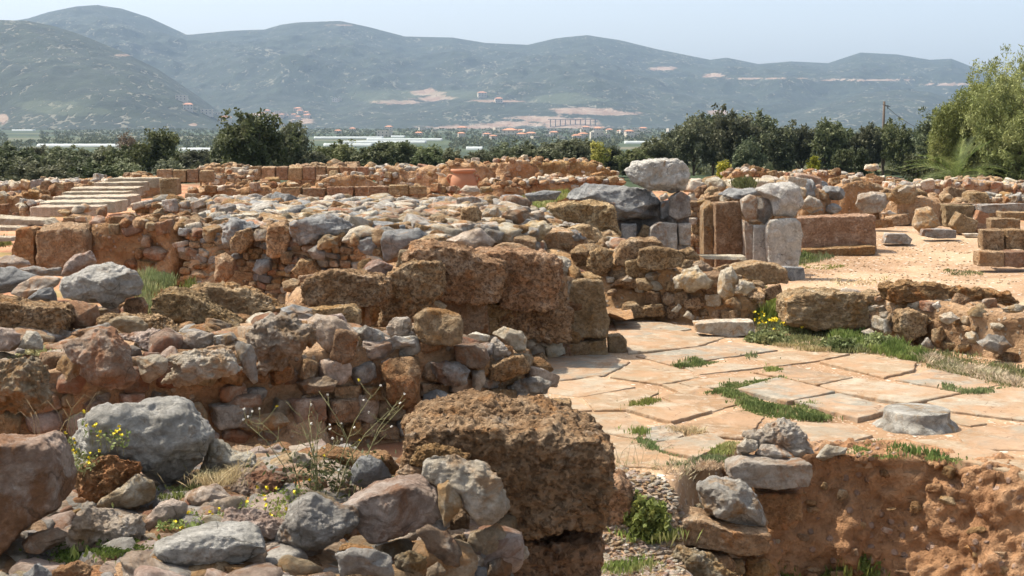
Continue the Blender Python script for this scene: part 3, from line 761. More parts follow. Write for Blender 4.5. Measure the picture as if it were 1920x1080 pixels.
def inpoly(P, x, y):
    c = np.zeros(len(x), bool); P = np.array(P); n = len(P)
    for i in range(n):
        x1, y1 = P[i]; x2, y2 = P[(i + 1) % n]
        k = ((y1 > y) != (y2 > y)) & (x < (x2 - x1) * (y - y1) / (y2 - y1 + 1e-12) + x1)
        c ^= k
    return c
def grass(name, P_px, z, n, hgt, wid, mat, seed=1, lean=.5, clump=.5, up=1.0, zf=None):
    """blades or leaves on a patch of ground; z: height, or a function of x, y"""
    rs = np.random.RandomState(seed)
    z0 = z
    lean = 1.6 if mat is LDRY else lean; W = np.array([G(a, b, z0) for a, b in P_px]); lo, hi = W.min(axis=0), W.max(axis=0)
    p = rs.uniform(lo, hi, size=(n * 6, 2)); k = inpoly(W, p[:, 0], p[:, 1])
    q = np.stack([p[:, 0] * 3, p[:, 1] * 3, np.full(len(p), seed * 1.0)], 1)
    k &= (fbm(q, 3) * .9 + .5 > rs.uniform(0, 1, len(p)) * clump * 2); p = p[k][:n]
    if not len(p): return None
    p = p + rs.normal(size=p.shape) * .035 * (np.abs(rs.normal(size=(len(p), 1))))
    zz = ground_z(p[:, 0], p[:, 1]) if zf == 'g' else (np.array([zf(a, b) for a, b in p]) if zf else np.full(len(p), z0))
    m = len(p); dens = np.clip(fbm(np.stack([p[:, 0] * 2.5, p[:, 1] * 2.5, np.full(m, 9.0 + seed)], 1), 2) + .75, .25, 1.4)
    H = hgt * rs.uniform(.5, 1.3, m) * dens
    a = rs.uniform(0, 6.283, m); ln = rs.uniform(0, lean, m) * H
    base = np.stack([p[:, 0], p[:, 1], zz], 1)
    tip = base + np.stack([np.cos(a) * ln, np.sin(a) * ln, H * up], 1)
    a2 = rs.uniform(0, 6.283, m); ww = wid * rs.uniform(.6, 1.3, m)
    side = np.stack([np.cos(a2) * ww, np.sin(a2) * ww, rs.uniform(-.3, .3, m) * ww], 1)
    mid = base * .45 + tip * .55 + np.array([0, 0, 1]) * (H * .08)[:, None]
    V = np.stack([base, mid - side / 2, tip, mid + side / 2], 1).reshape(-1, 3)
    o = mk(name, V, np.arange(len(V)).reshape(-1, 4), mat, smooth=False)
    o['kind'] = 'stuff'
    return o
def leafy(name, centre, rad, n, leaf, mat, seed, flat=1.0, parent=None):
    """a low cushion of small round leaves"""
    rs = np.random.RandomState(seed)
    u = rand_unit(rs, n); u[:, 2] = np.abs(u[:, 2])
    C = u * (rs.uniform(.35, 1, n) ** .5)[:, None] * np.array(rad) * (.8 + .35 * fbm(u * 2.5 + seed, 3))[:, None]
    a = rand_unit(rs, n); a[:, 2] *= flat; b = np.cross(a, rand_unit(rs, n)); b /= np.linalg.norm(b, axis=1)[:, None] + 1e-9
    ls = leaf * rs.uniform(.6, 1.3, n)[:, None]
    loc = Vector(centre) - (parent.location if parent is not None else Vector((0, 0, 0)))
    return quads_to_mesh(name, C, a * ls / 1.6, b * ls / 2, mat, parent, loc=loc)
# ================================================================ the place
build_ground(); build_pavement()
HV, HPX, HPY, HVIS = build_hills()
rock_lib(); rock_lib_lo()

def BD(px, D): return ((px - 960) / FPX * D, D)          # a spot at distance D on the bearing of px
def zpy(py, D): return CAMZ - D * tan_at(py)

# ---- A: the broad rubble wall nearest the camera
def heap(label, name, cat, fn, x0, x1, y0, y1, res, mat, seed=1, amp=.04):
    xs = np.arange(x0, x1, res); ys = np.arange(y0, y1, res); X, Y = np.meshgrid(xs, ys); x, y = X.ravel(), Y.ravel()
    z = fn(x, y); p = np.stack([x * 3, y * 3, z * 0 + seed], 1)
    z = z + amp * fbm(p, 5); nx, ny = len(xs), len(ys)
    i = (np.arange(ny - 1)[:, None] * nx + np.arange(nx - 1)[None]).ravel(); F = np.stack([i, i + 1, i + nx + 1, i + nx], 1)
    t = thing(name, label, cat, ((x0 + x1) / 2, (y0 + y1) / 2, float(z.min())))
    mk('core', np.stack([x, y, z], 1) - np.array(t.location), F, mat, t)
    return t
def frontA(x): return np.maximum(4.55, 5.6 + .85 * (np.minimum(x, .15) - .05))
def fnA(x, y):
    front = frontA(x)                      # front edge runs away to the right
    s = smooth(-.30, .05, y - front - .05)
    back = smooth(8.0, 7.1, y) * smooth(.04, -.06, x)
    return -1.0 + (1.80 + .05 * np.sin(x * 4)) * s * back
A = heap('broad nearest rubble wall of mixed grey, pink and rusty stones set in brown earth', 'rubble_wall', 'wall', fnA, -3.6, .35, 4.0, 8.3, .03, EARTH, 3, .05)
MX = [(GREY, 3), (MIXED, 4), (PINK, 2.5), (TAN, 1.2), (RUST, 1.3), (PALE, .8)]
rA = random.Random(11); items = []
for k in range(1700):
    x = rA.uniform(-3.3, .1); y = rA.uniform(4.2, 8.0); z = float(fnA(np.array([x]), np.array([y]))[0])
    if z < -.6: continue
    s = rA.uniform(.09, .25) * (.8 if z > .7 else 1.0)
    items.append(((x, y, z - s * .06), (s * rA.uniform(1, 1.5), s, s * rA.uniform(.5, .8)), rot_m(rA), pick(rA, MX), rA.randrange(99)))
for k in range(1500):
    x = rA.uniform(-3.3, .1); y = rA.uniform(4.5, 8.0); z = float(fnA(np.array([x]), np.array([y]))[0])
    if z < .7: continue
    s = rA.uniform(.02, .07)
    items.append(((x, y, z + s * .05), (s * rA.uniform(1, 1.5), s, s * rA.uniform(.5, .8)), rot_m(rA), pick(rA, MX), rA.randrange(99)))
for row in range(9):                                    # coursed front face
    x = -1.3
    while x < -.12:
        s = rA.uniform(.12, .26); front = float(frontA(x + s / 2))
        items.append(((x + s / 2, front + .10 + .02 * row - rA.uniform(0, .08), .80 - row * .15), (s * 1.1, s * .8, .17), rot_m(rA, .8, False), pick(rA, MX), rA.randrange(99))); x += s
place_rocks(A, items, most=60)

def grow(s, k):
    P = np.array([tuple(map(float, a.split(','))) for a in s.split()]); c = P.mean(axis=0)
    return ' '.join('%.1f,%.1f' % tuple(c + (p - c) * k) for p in P)
def S(reg, s, mat, kind='boulder', **k): return stone(poly(reg, s), mat, kind, **k)
# face and embedded stones of A
for a in [('R3', "945,960 960,850 1060,810 1130,785 1185,880 1150,950 1030,1005", MIXED, 'boulder', 5.55), ('R3', "1190,900 1290,920 1300,960 1270,1005 1190,960", PALE, 'angular', 5.6),
          ('R3', "650,830 720,790 820,840 880,900 940,980 930,1050 830,1050 740,960", MIXED, 'angular', 5.35), ('R3', "530,980 620,920 720,980 720,1060 640,1090 540,1060", MIXED, 'rugged', 5.15),
          ('R3', "200,960 300,920 430,930 520,1000 530,1100 220,1100", GREY, 'boulder', 5.0), ('R3', "900,1060 980,1030 1060,1030 1060,1130 900,1130", BLUE, 'angular', 5.4),
          ('R3', "1060,1010 1150,960 1200,1010 1190,1120 1070,1120", MIXED, 'boulder', 5.5), ('R3', "850,760 910,700 965,760 960,830 850,830", TAN, 'angular', 5.65),
          ('R3', "720,1040 780,1000 830,1060 800,1120 720,1120", MIXED, 'boulder', 5.25), ('R3', "860,870 930,840 960,900 940,960 870,930", TAN, 'rugged', 5.6),
          ('R2', "120,1080 200,1000 260,1050 300,1080 290,1140 130,1140", BLUE, 'angular', 4.62), ('R2', "300,1040 420,1000 500,1060 480,1130 300,1130", RUST, 'lump', 4.62)]:
    S(a[0], a[1], a[2], a[3], D=a[4], name='face_stone', parent=A)
FG = [
 ('R2', "345,340 400,240 480,130 640,115 800,80 850,72 960,95 1040,120 1070,190 1130,240 1165,310 1130,450 1050,540 950,600 880,590 850,540 780,470 680,440 560,420 400,420", PALEGREY, 'boulder', .86, .85, 'largest pale grey boulder on the nearest wall, yellow flowers on its left flank'),
 ('R2', "-90,320 100,310 230,298 280,350 310,440 340,560 310,680 200,760 100,850 0,960 -90,960", PINKRUST, 'block', .80, .9, 'squared pink and rust boulder cut off by the left edge of the photo'),
 ('R2', "400,580 450,470 560,420 650,395 780,430 800,480 740,560 640,640 560,670 430,650", RUST, 'rugged', .84, .8, 'rust brown lumpy stone against the largest grey boulder, flowers on top'),
 ('R2', "560,680 640,600 770,510 840,560 860,620 840,670 720,705 600,700", MIXED, 'boulder', .84, .8, 'dark brown stone wedged below the rust lumpy one'),
 ('R2', "1100,520 1160,400 1165,310 1240,330 1310,400 1400,420 1420,470 1300,520 1200,540", PALE, 'boulder', .86, .9, 'cream stone with dry grass right of the largest grey boulder'),
 ('R2', "1200,520 1300,480 1420,480 1400,530 1300,590 1220,575", PINK, 'rugged', .84, .8, 'small pale pink stone below the cream one with dry grass'),
 ('R2', "1460,490 1560,410 1650,385 1700,400 1720,460 1640,510 1500,510", PALE, 'boulder', .84, .8, 'rounded cream stone behind the dried flowering weed'),
 ('R2', "1290,610 1350,540 1480,500 1600,540 1560,610 1420,670 1310,680", MIXED, 'rugged', .84, .9, 'flat weathered stone between the cream stone and the pink slab with moss'),
 ('R2', "1030,640 1120,580 1200,575 1285,640 1270,680 1150,745 1080,745", PINK, 'angular', .84, .9, 'wedge of pink stone speckled with leaves, middle of the nearest wall'),
 ('R2', "800,795 880,690 960,650 1030,680 1040,720 1000,790 920,835 830,825", PINK, 'angular', .84, .9, 'smaller pink grey wedge left of the leaf-speckled pink one'),
 ('R2', "390,770 460,715 520,720 600,770 700,750 770,760 775,850 720,905 580,955 430,950 380,880", PINK, 'rugged', .82, .9, 'knobbly grey pink stone with a hollowed top among dark leaves'),
 ('R2', "110,910 200,840 300,810 380,860 340,905 240,955 130,955", MIXED, 'angular', .82, .9, 'low brown pink stone under the squared boulder at the left edge'),
 ('R2', "660,985 740,965 850,1000 960,1060 960,1130 700,1130", PINK, 'boulder', .84, .9, 'smooth rosy stone at the bottom edge left of the orange-topped grey one'),
 ('R2', "855,930 1000,860 1120,820 1300,815 1400,830 1480,910 1470,965 1300,1035 1150,1080 1000,1065 900,1000", PALEGREY, 'angular', .84, .8, 'flat grey stone with an orange brown crust on top at the bottom'),
 ('R2', "1250,790 1270,720 1380,705 1500,740 1590,790 1610,870 1500,910 1440,860 1330,815", PINK, 'rugged', .86, .8, 'pinkish white crusty stone with stonecrop beside the big mauve grey boulder'),
 ('R3', "-110,830 -70,730 0,650 80,630 200,700 290,740 315,800 240,900 130,965 0,1025 -100,1020 -180,930", GREY, 'boulder', .80, .8, 'big smooth mauve grey boulder below the dried weed'),
 ('R3', "265,690 420,600 600,545 650,545 770,620 790,720 740,780 600,830 410,895 330,790", PINK, 'block', .84, .8, 'long pink slab-like stone with twig shadows across its top'),
 ('R3', "300,480 350,420 400,410 460,440 512,530 470,575 380,595 300,560", BLUE, 'angular', .90, .8, 'blue grey angular stone just behind the long pink one'),
 ('R3', "100,400 170,355 300,380 480,395 560,480 510,515 420,470 200,440", RUST, 'boulder', .92, .8, 'low orange brown stone behind the blue grey angular one'),
 ('R3', "700,450 760,410 880,405 940,455 1020,470 1110,540 1135,640 1170,720 1120,790 1000,820 940,740 880,650 790,590 720,520", PALE, 'boulder', 5.5, .7, 'large cream boulder leaning on the dark porous block'),
 ('R3', "775,580 840,550 900,610 915,690 860,760 820,810 790,700", MIXED, 'angular', 5.42, .8, 'narrow olive grey stone standing beside the leaning cream boulder'),
 ('R3', "550,500 610,455 680,475 695,530 610,550", MIXED, 'rugged', 5.75, .8, 'small speckled stone left of the rusty crumbling lump'),
 ('R3', "630,455 680,370 760,350 870,365 950,425 910,450 760,440 700,470", RUST, 'lump', 5.78, .8, 'rust orange crumbling lump on the front of the dark porous block'),
]
for reg, s, m, kd, zb, th, lb in FG: S(reg, grow(s, 1.0 if 'largest pale' in lb else 1.07), m, kd, zb=zb, D=zb if zb > 3 else None, th=th, label=lb, seed=None)
# the dark porous block and what carries it
PB = thing('porous_block_pier', 'large dark brown pitted sandstone block on a second course, end of the nearest wall', 'stone block', (.15, 6.1, -.9))
S('R3', "585,250 640,180 760,130 880,105 1000,112 1130,130 1200,150 1300,140 1440,150 1560,200 1690,235 1735,300 1745,440 1742,560 1735,700 1715,800 1600,850 1350,865 1150,870 900,800 700,640 600,460", BROWN, 'porous', D=6.3, th=1.1, name='upper_block', parent=PB, sub=7)
S('R3', "860,820 1350,830 1600,800 1700,780 1690,950 1690,1080 1685,1500 860,1500", BROWN, 'porous', D=6.2, th=.72, name='lower_block', parent=PB, sub=6)

# ---- B: second wall with big stones on its crest
bx = [(-4.6, 9.3), (-3.0, 9.75), (-1.5, 10.7), (-.4, 11.4), (.28, 11.95)]
MB_ = [(MIXED, 4), (TAN, 2), (RUST, 2), (GREY, 1.5), (PINK, 1.5)]
B = rubble_wall('second rubble wall, big pale stones along its crest and brown mortar on its shaded face', bx, [.3, .2, .1, 0, 0], [.78, .78, .78, .72, .45], .9, EARTH, MB_, size=(.13, .32), cover=.93, out=.46, seed=4, topcover=.6, most=95, amp=.05)
for s, m, kd, D in [("560,770 640,720 740,725 785,790 780,900 770,980 700,1010 620,960 600,850", RUST, 'boulder', 11.1), ("820,750 900,745 1000,770 1040,800 1010,870 900,890 830,830", GREY, 'rugged', 11.35),
                    ("1035,800 1100,790 1110,850 1080,910 1040,910", PALE, 'boulder', 11.5), ("790,920 860,890 950,925 950,990 790,1010", BLUE, 'boulder', 11.3), ("1240,720 1300,715 1335,780 1320,810 1200,865 1120,840 1110,780", BROWN, 'lump', 11.75),
                    ("1210,880 1300,840 1390,815 1440,860 1420,920 1300,965 1215,960", GREY, 'rugged', 11.85), ("140,860 300,820 360,860 330,910 180,930", MIXED, 'angular', 10.8), ("-140,1040 60,1010 120,1060 60,1110 -120,1110", MIXED, 'angular', 10.5)]:
    S('R5', s, m, kd, D=D - .14, name='face_stone', parent=B)
S('R1', "1220,930 1340,890 1460,900 1470,960 1380,1000 1230,980", MIXED, 'angular', D=10.4, name='face_stone', parent=B)
S('R1', "370,860 450,840 520,900 510,950 400,950", MIXED, 'angular', D=9.85, name='face_stone', parent=B)
S('R1', "1060,960 1120,935 1165,1020 1150,1090 1080,1060", MIXED, 'boulder', D=10.2, name='face_stone', parent=B)
CR = [
 ('R1', "340,620 450,560 540,510 600,520 650,590 700,660 730,720 780,800 740,850 620,890 500,870 430,800 440,740 370,700", MIXED, 'boulder', 9.6, .7, 'tall brown angular boulder right of the leafy green weed on the second wall'),
 ('R1', "-60,720 80,670 170,670 230,740 260,850 300,980 200,1030 60,1030 -60,1020", MIXED, 'rugged', 9.3, .7, 'dark grey brown rough boulder at the left edge below the green weed'),
 ('R1', "-60,525 60,525 120,555 115,620 60,665 -60,665", PINK, 'boulder', 10.0, .8, 'smooth pink stone at the left edge above the green weed'),
 ('R1', "100,640 140,540 190,545 240,600 245,650 130,650", PALE, 'angular', 10.0, .8, 'small white stone right of the smooth pink one at the left edge'),
 ('R1', "690,640 740,620 790,640 790,690 710,690", GREY, 'boulder', 10.3, .8, 'small grey stone above the red soil patch left of the jagged white one'),
 ('R1', "760,705 830,680 890,670 940,710 930,770 840,845 800,830", PALE, 'angular', 9.8, .8, 'jagged white stone touching the left end of the long white slab'),
 ('R1', "900,690 1000,645 1150,640 1280,650 1330,700 1360,780 1250,840 1100,850 980,870 900,850 940,760", PALE, 'rugged', 9.95, .8, 'long white slab with a grey underside on the crest of the second wall'),
 ('R1', "1300,600 1340,590 1410,620 1440,700 1450,840 1420,850 1370,780 1340,690", GREY, 'angular', 10.1, .6, 'thin grey sliver of stone leaning against the largest white pink boulder'),
 ('R1', "990,590 1060,535 1200,555 1190,630 1100,650 1020,650", PALE, 'angular', 10.6, .8, 'white stone stained orange behind the long white slab'),
 ('R1', "1190,570 1300,550 1330,590 1290,650 1200,630", GREY, 'angular', 10.6, .8, 'small grey angular stone right of the orange-stained white one'),
 ('R1', "1370,560 1450,460 1540,432 1640,450 1740,510 1775,600 1740,660 1620,730 1480,815 1450,800 1450,720 1400,620", PINK, 'rugged', 10.45, .8, 'largest white pink boulder on the crest of the second wall'),
 ('R5', "195,550 240,505 350,520 450,600 465,670 400,730 330,720 240,640", PINK, 'boulder', 10.9, .8, 'rounded tan pink boulder right of the largest white pink one'),
 ('R5', "445,590 500,555 590,610 605,670 480,700 460,660", GREY, 'angular', 11.1, .8, 'grey green wedge with lichen between two rounded boulders'),
 ('R5', "600,575 650,525 720,530 740,580 735,640 620,640", PALE, 'rugged', 11.4, .8, 'small pitted pale grey stone left of the big brown-faced boulder'),
 ('R5', "590,650 650,615 750,640 755,685 620,700", GREY, 'boulder', 11.1, .8, 'flat grey stone below the small pitted one'),
 ('R5', "730,520 800,480 900,490 980,520 1000,590 985,660 940,680 800,685 740,600", TAN, 'boulder', 11.3, .85, 'big brown-faced boulder with a pale top on the second wall'),
 ('R5', "950,665 1060,655 1110,690 1130,750 1100,790 1030,785 960,745", MIXED, 'block', 11.4, .8, 'squarish brown grey stone right of the big brown-faced boulder'),
 ('R5', "1115,665 1160,630 1210,660 1240,720 1200,755 1130,745", PALE, 'rugged', 11.7, .8, 'round pale pitted stone above the dark brown one'),
 ('R5', "1140,610 1200,570 1290,600 1320,640 1310,700 1270,715 1220,660", PALE, 'angular', 11.9, .8, 'split white stone with an orange inside near the end of the second wall'),
 ('R5', "1015,615 1060,600 1135,620 1115,660 1025,655", PALE, 'angular', 11.8, .8, 'small white stone left of the split orange and white one'),
 ('R1', "600,490 650,455 760,462 825,510 815,560 690,560", MIXED, 'boulder', 10.9, .8, 'pitted brown stone with a pale rim behind the tall brown boulder'),
 ('R1', "640,570 800,545 880,540 1020,630 900,670 740,610", PINK, 'rugged', 10.6, .8, 'low pink rock spreading in front of the two long brown boulders'),
 ('R1', "390,560 460,530 540,520 560,560 470,590", TAN, 'angular', 10.6, .8, 'small tan stone behind the tall brown angular boulder'),
]
for reg, s, m, kd, D, th, lb in CR: S(reg, s, m, kd, D=D, th=th, label=lb)
S('R5', "1310,955 1480,940 1545,950 1550,1040 1480,1045 1320,985", BROWN, 'block', D=12.2, th=1.0, label='low brown block on the paving at the foot of the second wall')

# ---- C: terrace of loose boulders behind B on the left
def fnC(x, y): return -.1 + .82 * smooth(.2, 0.0, x + 1.6 + (y - 12) * .06) * smooth(10.1, 11.0, y) * smooth(14.9, 13.5, y) 
C_ = heap('earth terrace with scattered rubble behind the second wall', 'rubble_terrace', 'terrace', fnC, -8, .0, 9.9, 16.6, .07, EARTH, 8, .06)
items = []; rC = random.Random(21)
for k in range(330):
    y = rC.uniform(10.6, 15.6); x = rC.uniform(-.37 * y - .3, -1.5); z = float(fnC(np.array([x]), np.array([y]))[0])
    if z < .3 or (-.265 * y < x < -.235 * y): continue
    s = rC.uniform(.08, .28); items.append(((x, y, z + .02), (s * 1.3, s, s * .6), rot_m(rC), pick(rC, MX), rC.randrange(99)))
place_rocks(C_, items, most=70)
TC = [
 ("305,310 350,240 460,190 600,158 690,170 750,210 795,290 770,350 700,365 640,430 570,445 540,400 430,385 330,370", PALEGREY, 'boulder', 12.9, .8, 'large pale blue grey boulder beside the grass strip, two dark holes in its side'),
 ("335,240 360,170 410,115 500,85 540,150 520,190 440,215 390,240", PINK, 'angular', 14.2, .8, 'pink angular boulder behind the large blue grey one'),
 ("-90,140 60,120 120,130 170,175 100,200 -90,205", PINK, 'boulder', 14.4, .8, 'mauve flat-topped stone at the left edge, farthest of the loose boulders there'),
 ("-90,190 60,185 200,235 130,290 60,335 -90,350", BLUE, 'boulder', 13.4, .8, 'dark blue grey stone at the left edge'),
 ("40,340 90,280 180,240 300,235 345,245 310,295 200,325 130,375", PALE, 'angular', 13.1, .8, 'cream stone with brown patches left of the large blue grey boulder'),
 ("140,370 210,310 285,290 320,385 200,385", BLUE, 'angular', 12.7, .8, 'small blue grey wedge tucked under the large boulder beside the grass'),
 ("100,190 180,170 260,200 350,180 340,240 200,240", GREY, 'angular', 14.0, .7, 'low row of grey white rock between mauve and pink stones'),
 ("-90,345 150,375 350,400 385,480 350,570 280,620 200,570 120,540 -90,520", BROWN, 'porous', 11.9, .9, 'large dark brown pitted block at the left edge'),
 ("345,400 400,372 540,390 555,460 520,525 420,540 380,500", MIXED, 'angular', 12.1, .8, 'grey brown angular stone right of the pitted block at the left edge'),
 ("690,400 720,360 790,355 825,400 820,460 700,450", BROWN, 'block', 13.0, .8, 'dark brown cube of stone in the shade of the large blue grey boulder'),
 ("860,350 920,310 1020,310 1130,350 1230,430 1350,520 1340,555 1050,545 960,520 870,460", BROWN, 'porous', 12.5, .8, 'brown pitted boulder sloping down right of the grass strip'),
 ("1090,300 1150,268 1280,290 1420,310 1540,370 1600,430 1480,450 1400,530 1330,520 1230,440 1130,350", TAN, 'lump', 13.1, .7, 'long tan boulder lying behind the sloping brown one'),
 ("1570,420 1640,395 1750,420 1775,460 1720,500 1640,480", BLUE, 'angular', 12.9, .8, 'blue grey flat stone right of the long tan boulder'),
]
for s, m, kd, D, th, lb in TC: S('R1', s, m, kd, D=D, th=th, label=lb)
S('R5', "225,480 430,462 470,500 475,570 390,570 240,520", BROWN, 'block', D=12.9, th=.9, label='low flat brown block at the foot of the long pitted wall stones')
S('R1', "530,480 640,440 900,470 1000,560 780,560", BROWN, 'lump', D=12.0, th=.8, label='wide low brown rock in front of the grass strip')

# ---- D: massive brown wall with the pier at the paving
D_ = rubble_wall('massive brown wall of pitted sandstone masses ending in a pier at the paving', [(-2.2, 14.3), (-1.0, 14.7), (0.2, 15.1), (.95, 15.45)], [0, 0, 0, 0], [.75, 1.0, 1.0, .8], 1.0, EARTH, [(RUST, 2), (TAN, 2), (MIXED, 2), (PALE, .6)],
                 size=(.16, .34), cover=.8, out=.22, seed=9, topcover=.25, most=50, amp=.05)
for s, m, kd, D, th, nm in [
    ("185,370 230,320 330,290 430,295 560,320 600,350 600,440 560,470 330,480 200,460", BROWN, 'porous', 13.6, .9, 'pitted_block'),
    ("590,345 640,300 720,245 860,240 885,290 880,400 820,460 700,570 575,565 600,480", BROWN, 'porous', 14.2, .8, 'pitted_block'),
    ("690,240 760,170 860,150 1000,180 1050,215 1190,240 1195,330 1150,440 980,450 880,420 860,290 780,250", BROWN, 'porous', 14.75, .8, 'pitted_block'),
    ("1060,215 1200,190 1400,210 1475,260 1475,380 1465,470 1300,500 1190,470 1170,330", BROWN, 'porous', 15.1, .8, 'pitted_block'),
    ("1190,440 1480,400 1540,520 1530,640 1440,655 1250,610 1190,560", BROWN, 'lump', 15.2, .8, 'red_block'),
    ("900,440 1110,450 1125,600 1010,615 940,560", TAN, 'block', 14.95, .9, 'red_block'), ("1110,460 1240,450 1255,605 1125,610", BROWN, 'block', 15.1, .8, 'red_block'),
    ("1480,345 1600,325 1700,335 1712,420 1735,560 1722,625 1560,640 1490,640 1495,450", DRESS, 'block', 15.55, .8, 'pier_block'),
    ("1445,655 1530,648 1548,742 1450,758", DRESS, 'block', 15.4, 1.2, 'plinth_block'), ("1538,648 1722,625 1728,722 1560,742", DRESS, 'block', 15.5, .9, 'plinth_block'),
    ("1722,615 1800,608 1822,640 1822,702 1728,724", DRESS, 'block', 15.7, 1.4, 'plinth_block'),
    ("1385,622 1440,612 1442,670 1390,680", PALE, 'block', 15.2, .8, 'white_stone'), ("1305,620 1360,612 1372,670 1320,715", PALE, 'angular', 15.1, .8, 'white_stone'),
    ("1325,730 1400,702 1428,745 1380,785 1330,780", OCHRE, 'boulder', 15.05, .8, 'ochre_stone'), ("820,450 880,440 915,470 900,495 840,485", PALE, 'boulder', 14.5, .8, 'white_stone'),
    ("1420,400 1465,395 1475,430 1450,440", PALE, 'angular', 15.0, .8, 'white_stone')]:
    S('R5', grow(s, 1.09) if 'pitted' in nm or 'red' in nm else s, m, kd, D=D, th=th, name=nm, parent=D_, sub=6 if kd == 'porous' else None)
for s, m, kd, D, lb in [("905,140 1000,95 1085,75 1160,145 1130,185 1050,205 960,170", PINK, 'angular', 15.6, 'pink pyramid-shaped boulder on top of the massive brown wall'),
                        ("450,310 520,240 570,230 635,270 625,320 520,330", PINK, 'angular', 14.3, 'small mauve grey boulder set in the dip of the massive brown wall'),
                        ("1120,185 1200,145 1290,155 1370,205 1280,225", TAN, 'angular', 15.7, 'flat tan stone on the massive wall right of the pink pyramid'),
                        ("1370,220 1470,212 1530,230 1558,290 1530,350 1470,340 1440,270", PALE, 'rugged', 15.6, 'rough whitish stone capping the wall just above the pier'),
                        ("710,160 800,115 900,120 930,160 820,170", TAN, 'boulder', 15.9, 'low ochre stone left of the pink pyramid boulder')]:
    S('R5', s, m, kd, D=D, th=.8, label=lb)

# ---- E: long rubble wall across the middle left
ME = [(GREY, 1.8), (BLUE, 1.0), (MIXED, 3), (TAN, 3), (PALE, .9), (RUST, 1)]
E_ = rubble_wall('long rubble wall of rounded cobbles and boulders across the middle', [BD(330, 18.0), BD(440, 17.8), BD(560, 17.4), BD(700, 17.0), BD(850, 16.9)], [.2, .15, .1, .1, .1],
                 [zpy(438, 18), zpy(440, 17.8), zpy(440, 17.4), zpy(452, 17), zpy(470, 16.9)], 1.3, EARTH, ME, size=(.10, .27), cover=.97, out=.5, seed=14, most=90, amp=.05)
for reg, s, m, kd, D in [('B2', "25,620 40,560 110,510 200,515 265,555 230,570 150,600 90,680 40,670", BLUE, 'rugged', 17.7), ('B2', "300,720 300,600 320,540 400,535 440,570 430,640 400,720 340,740", BROWN, 'lump', 17.5),
                    ('B2', "430,660 425,540 500,505 620,490 720,505 780,560 740,610 640,600 560,640 470,690", BLUE, 'boulder', 17.4), ('B2', "720,640 760,570 830,550 940,575 960,600 850,620 800,660", PALE, 'boulder', 17.2),
                    ('B2', "940,640 960,590 1040,570 1150,560 1220,600 1130,640 1100,680 1060,720 980,760 950,740", BLUE, 'boulder', 17.0), ('B2', "800,650 860,600 920,610 950,680 900,720 830,700", BLUE, 'boulder', 17.1),
                    ('B2', "530,690 580,655 630,700 620,745 560,740", GREY, 'boulder', 17.1), ('B2', "210,800 240,740 320,740 330,800 260,830", BLUE, 'boulder', 17.5), ('B2', "90,660 120,580 210,560 240,620 170,700 100,700", BROWN, 'lump', 17.6),
                    ('B2', "0,870 0,720 60,700 120,740 110,830 60,880", TAN, 'angular', 17.6), ('B2', "580,640 640,600 700,610 700,660 640,690 590,680", MIXED, 'rugged', 17.1), ('B2', "220,610 240,570 310,570 305,640 240,640", PALE, 'boulder', 17.55),
                    ('B2', "440,800 480,740 560,740 600,800 560,870 470,860", BROWN, 'lump', 17.2), ('B2', "370,720 400,690 450,700 440,760 390,770", TAN, 'boulder', 17.4)]:
    S(reg, s, m, kd, D=D, name='boulder', parent=E_, th=.8)
EL = rubble_wall('crumbling red brown wall with plaster patches, left stretch of the middle', [BD(150, 18.4), BD(240, 18.25), BD(335, 18.05)], [.25, .2, .2], [zpy(423, 18.4), zpy(423, 18.2), zpy(428, 18.05)], 1.2, REDEARTH, [(RUST, 3), (TAN, 1.5), (MIXED, 1.5)],
                 size=(.10, .26), cover=.45, out=.3, seed=15, most=60, amp=.07, topcover=.7)
for s, m, kd, D, th in [("205,615 330,600 460,600 500,660 505,800 440,850 330,870 215,850", DRESS, 'block', 18.3, .9), ("70,810 110,620 160,612 215,615 210,850 140,830", RUST, 'block', 18.4, 1.2)]:
    S('B1', s, m, kd, D=D, name='end_block', parent=EL, th=th)

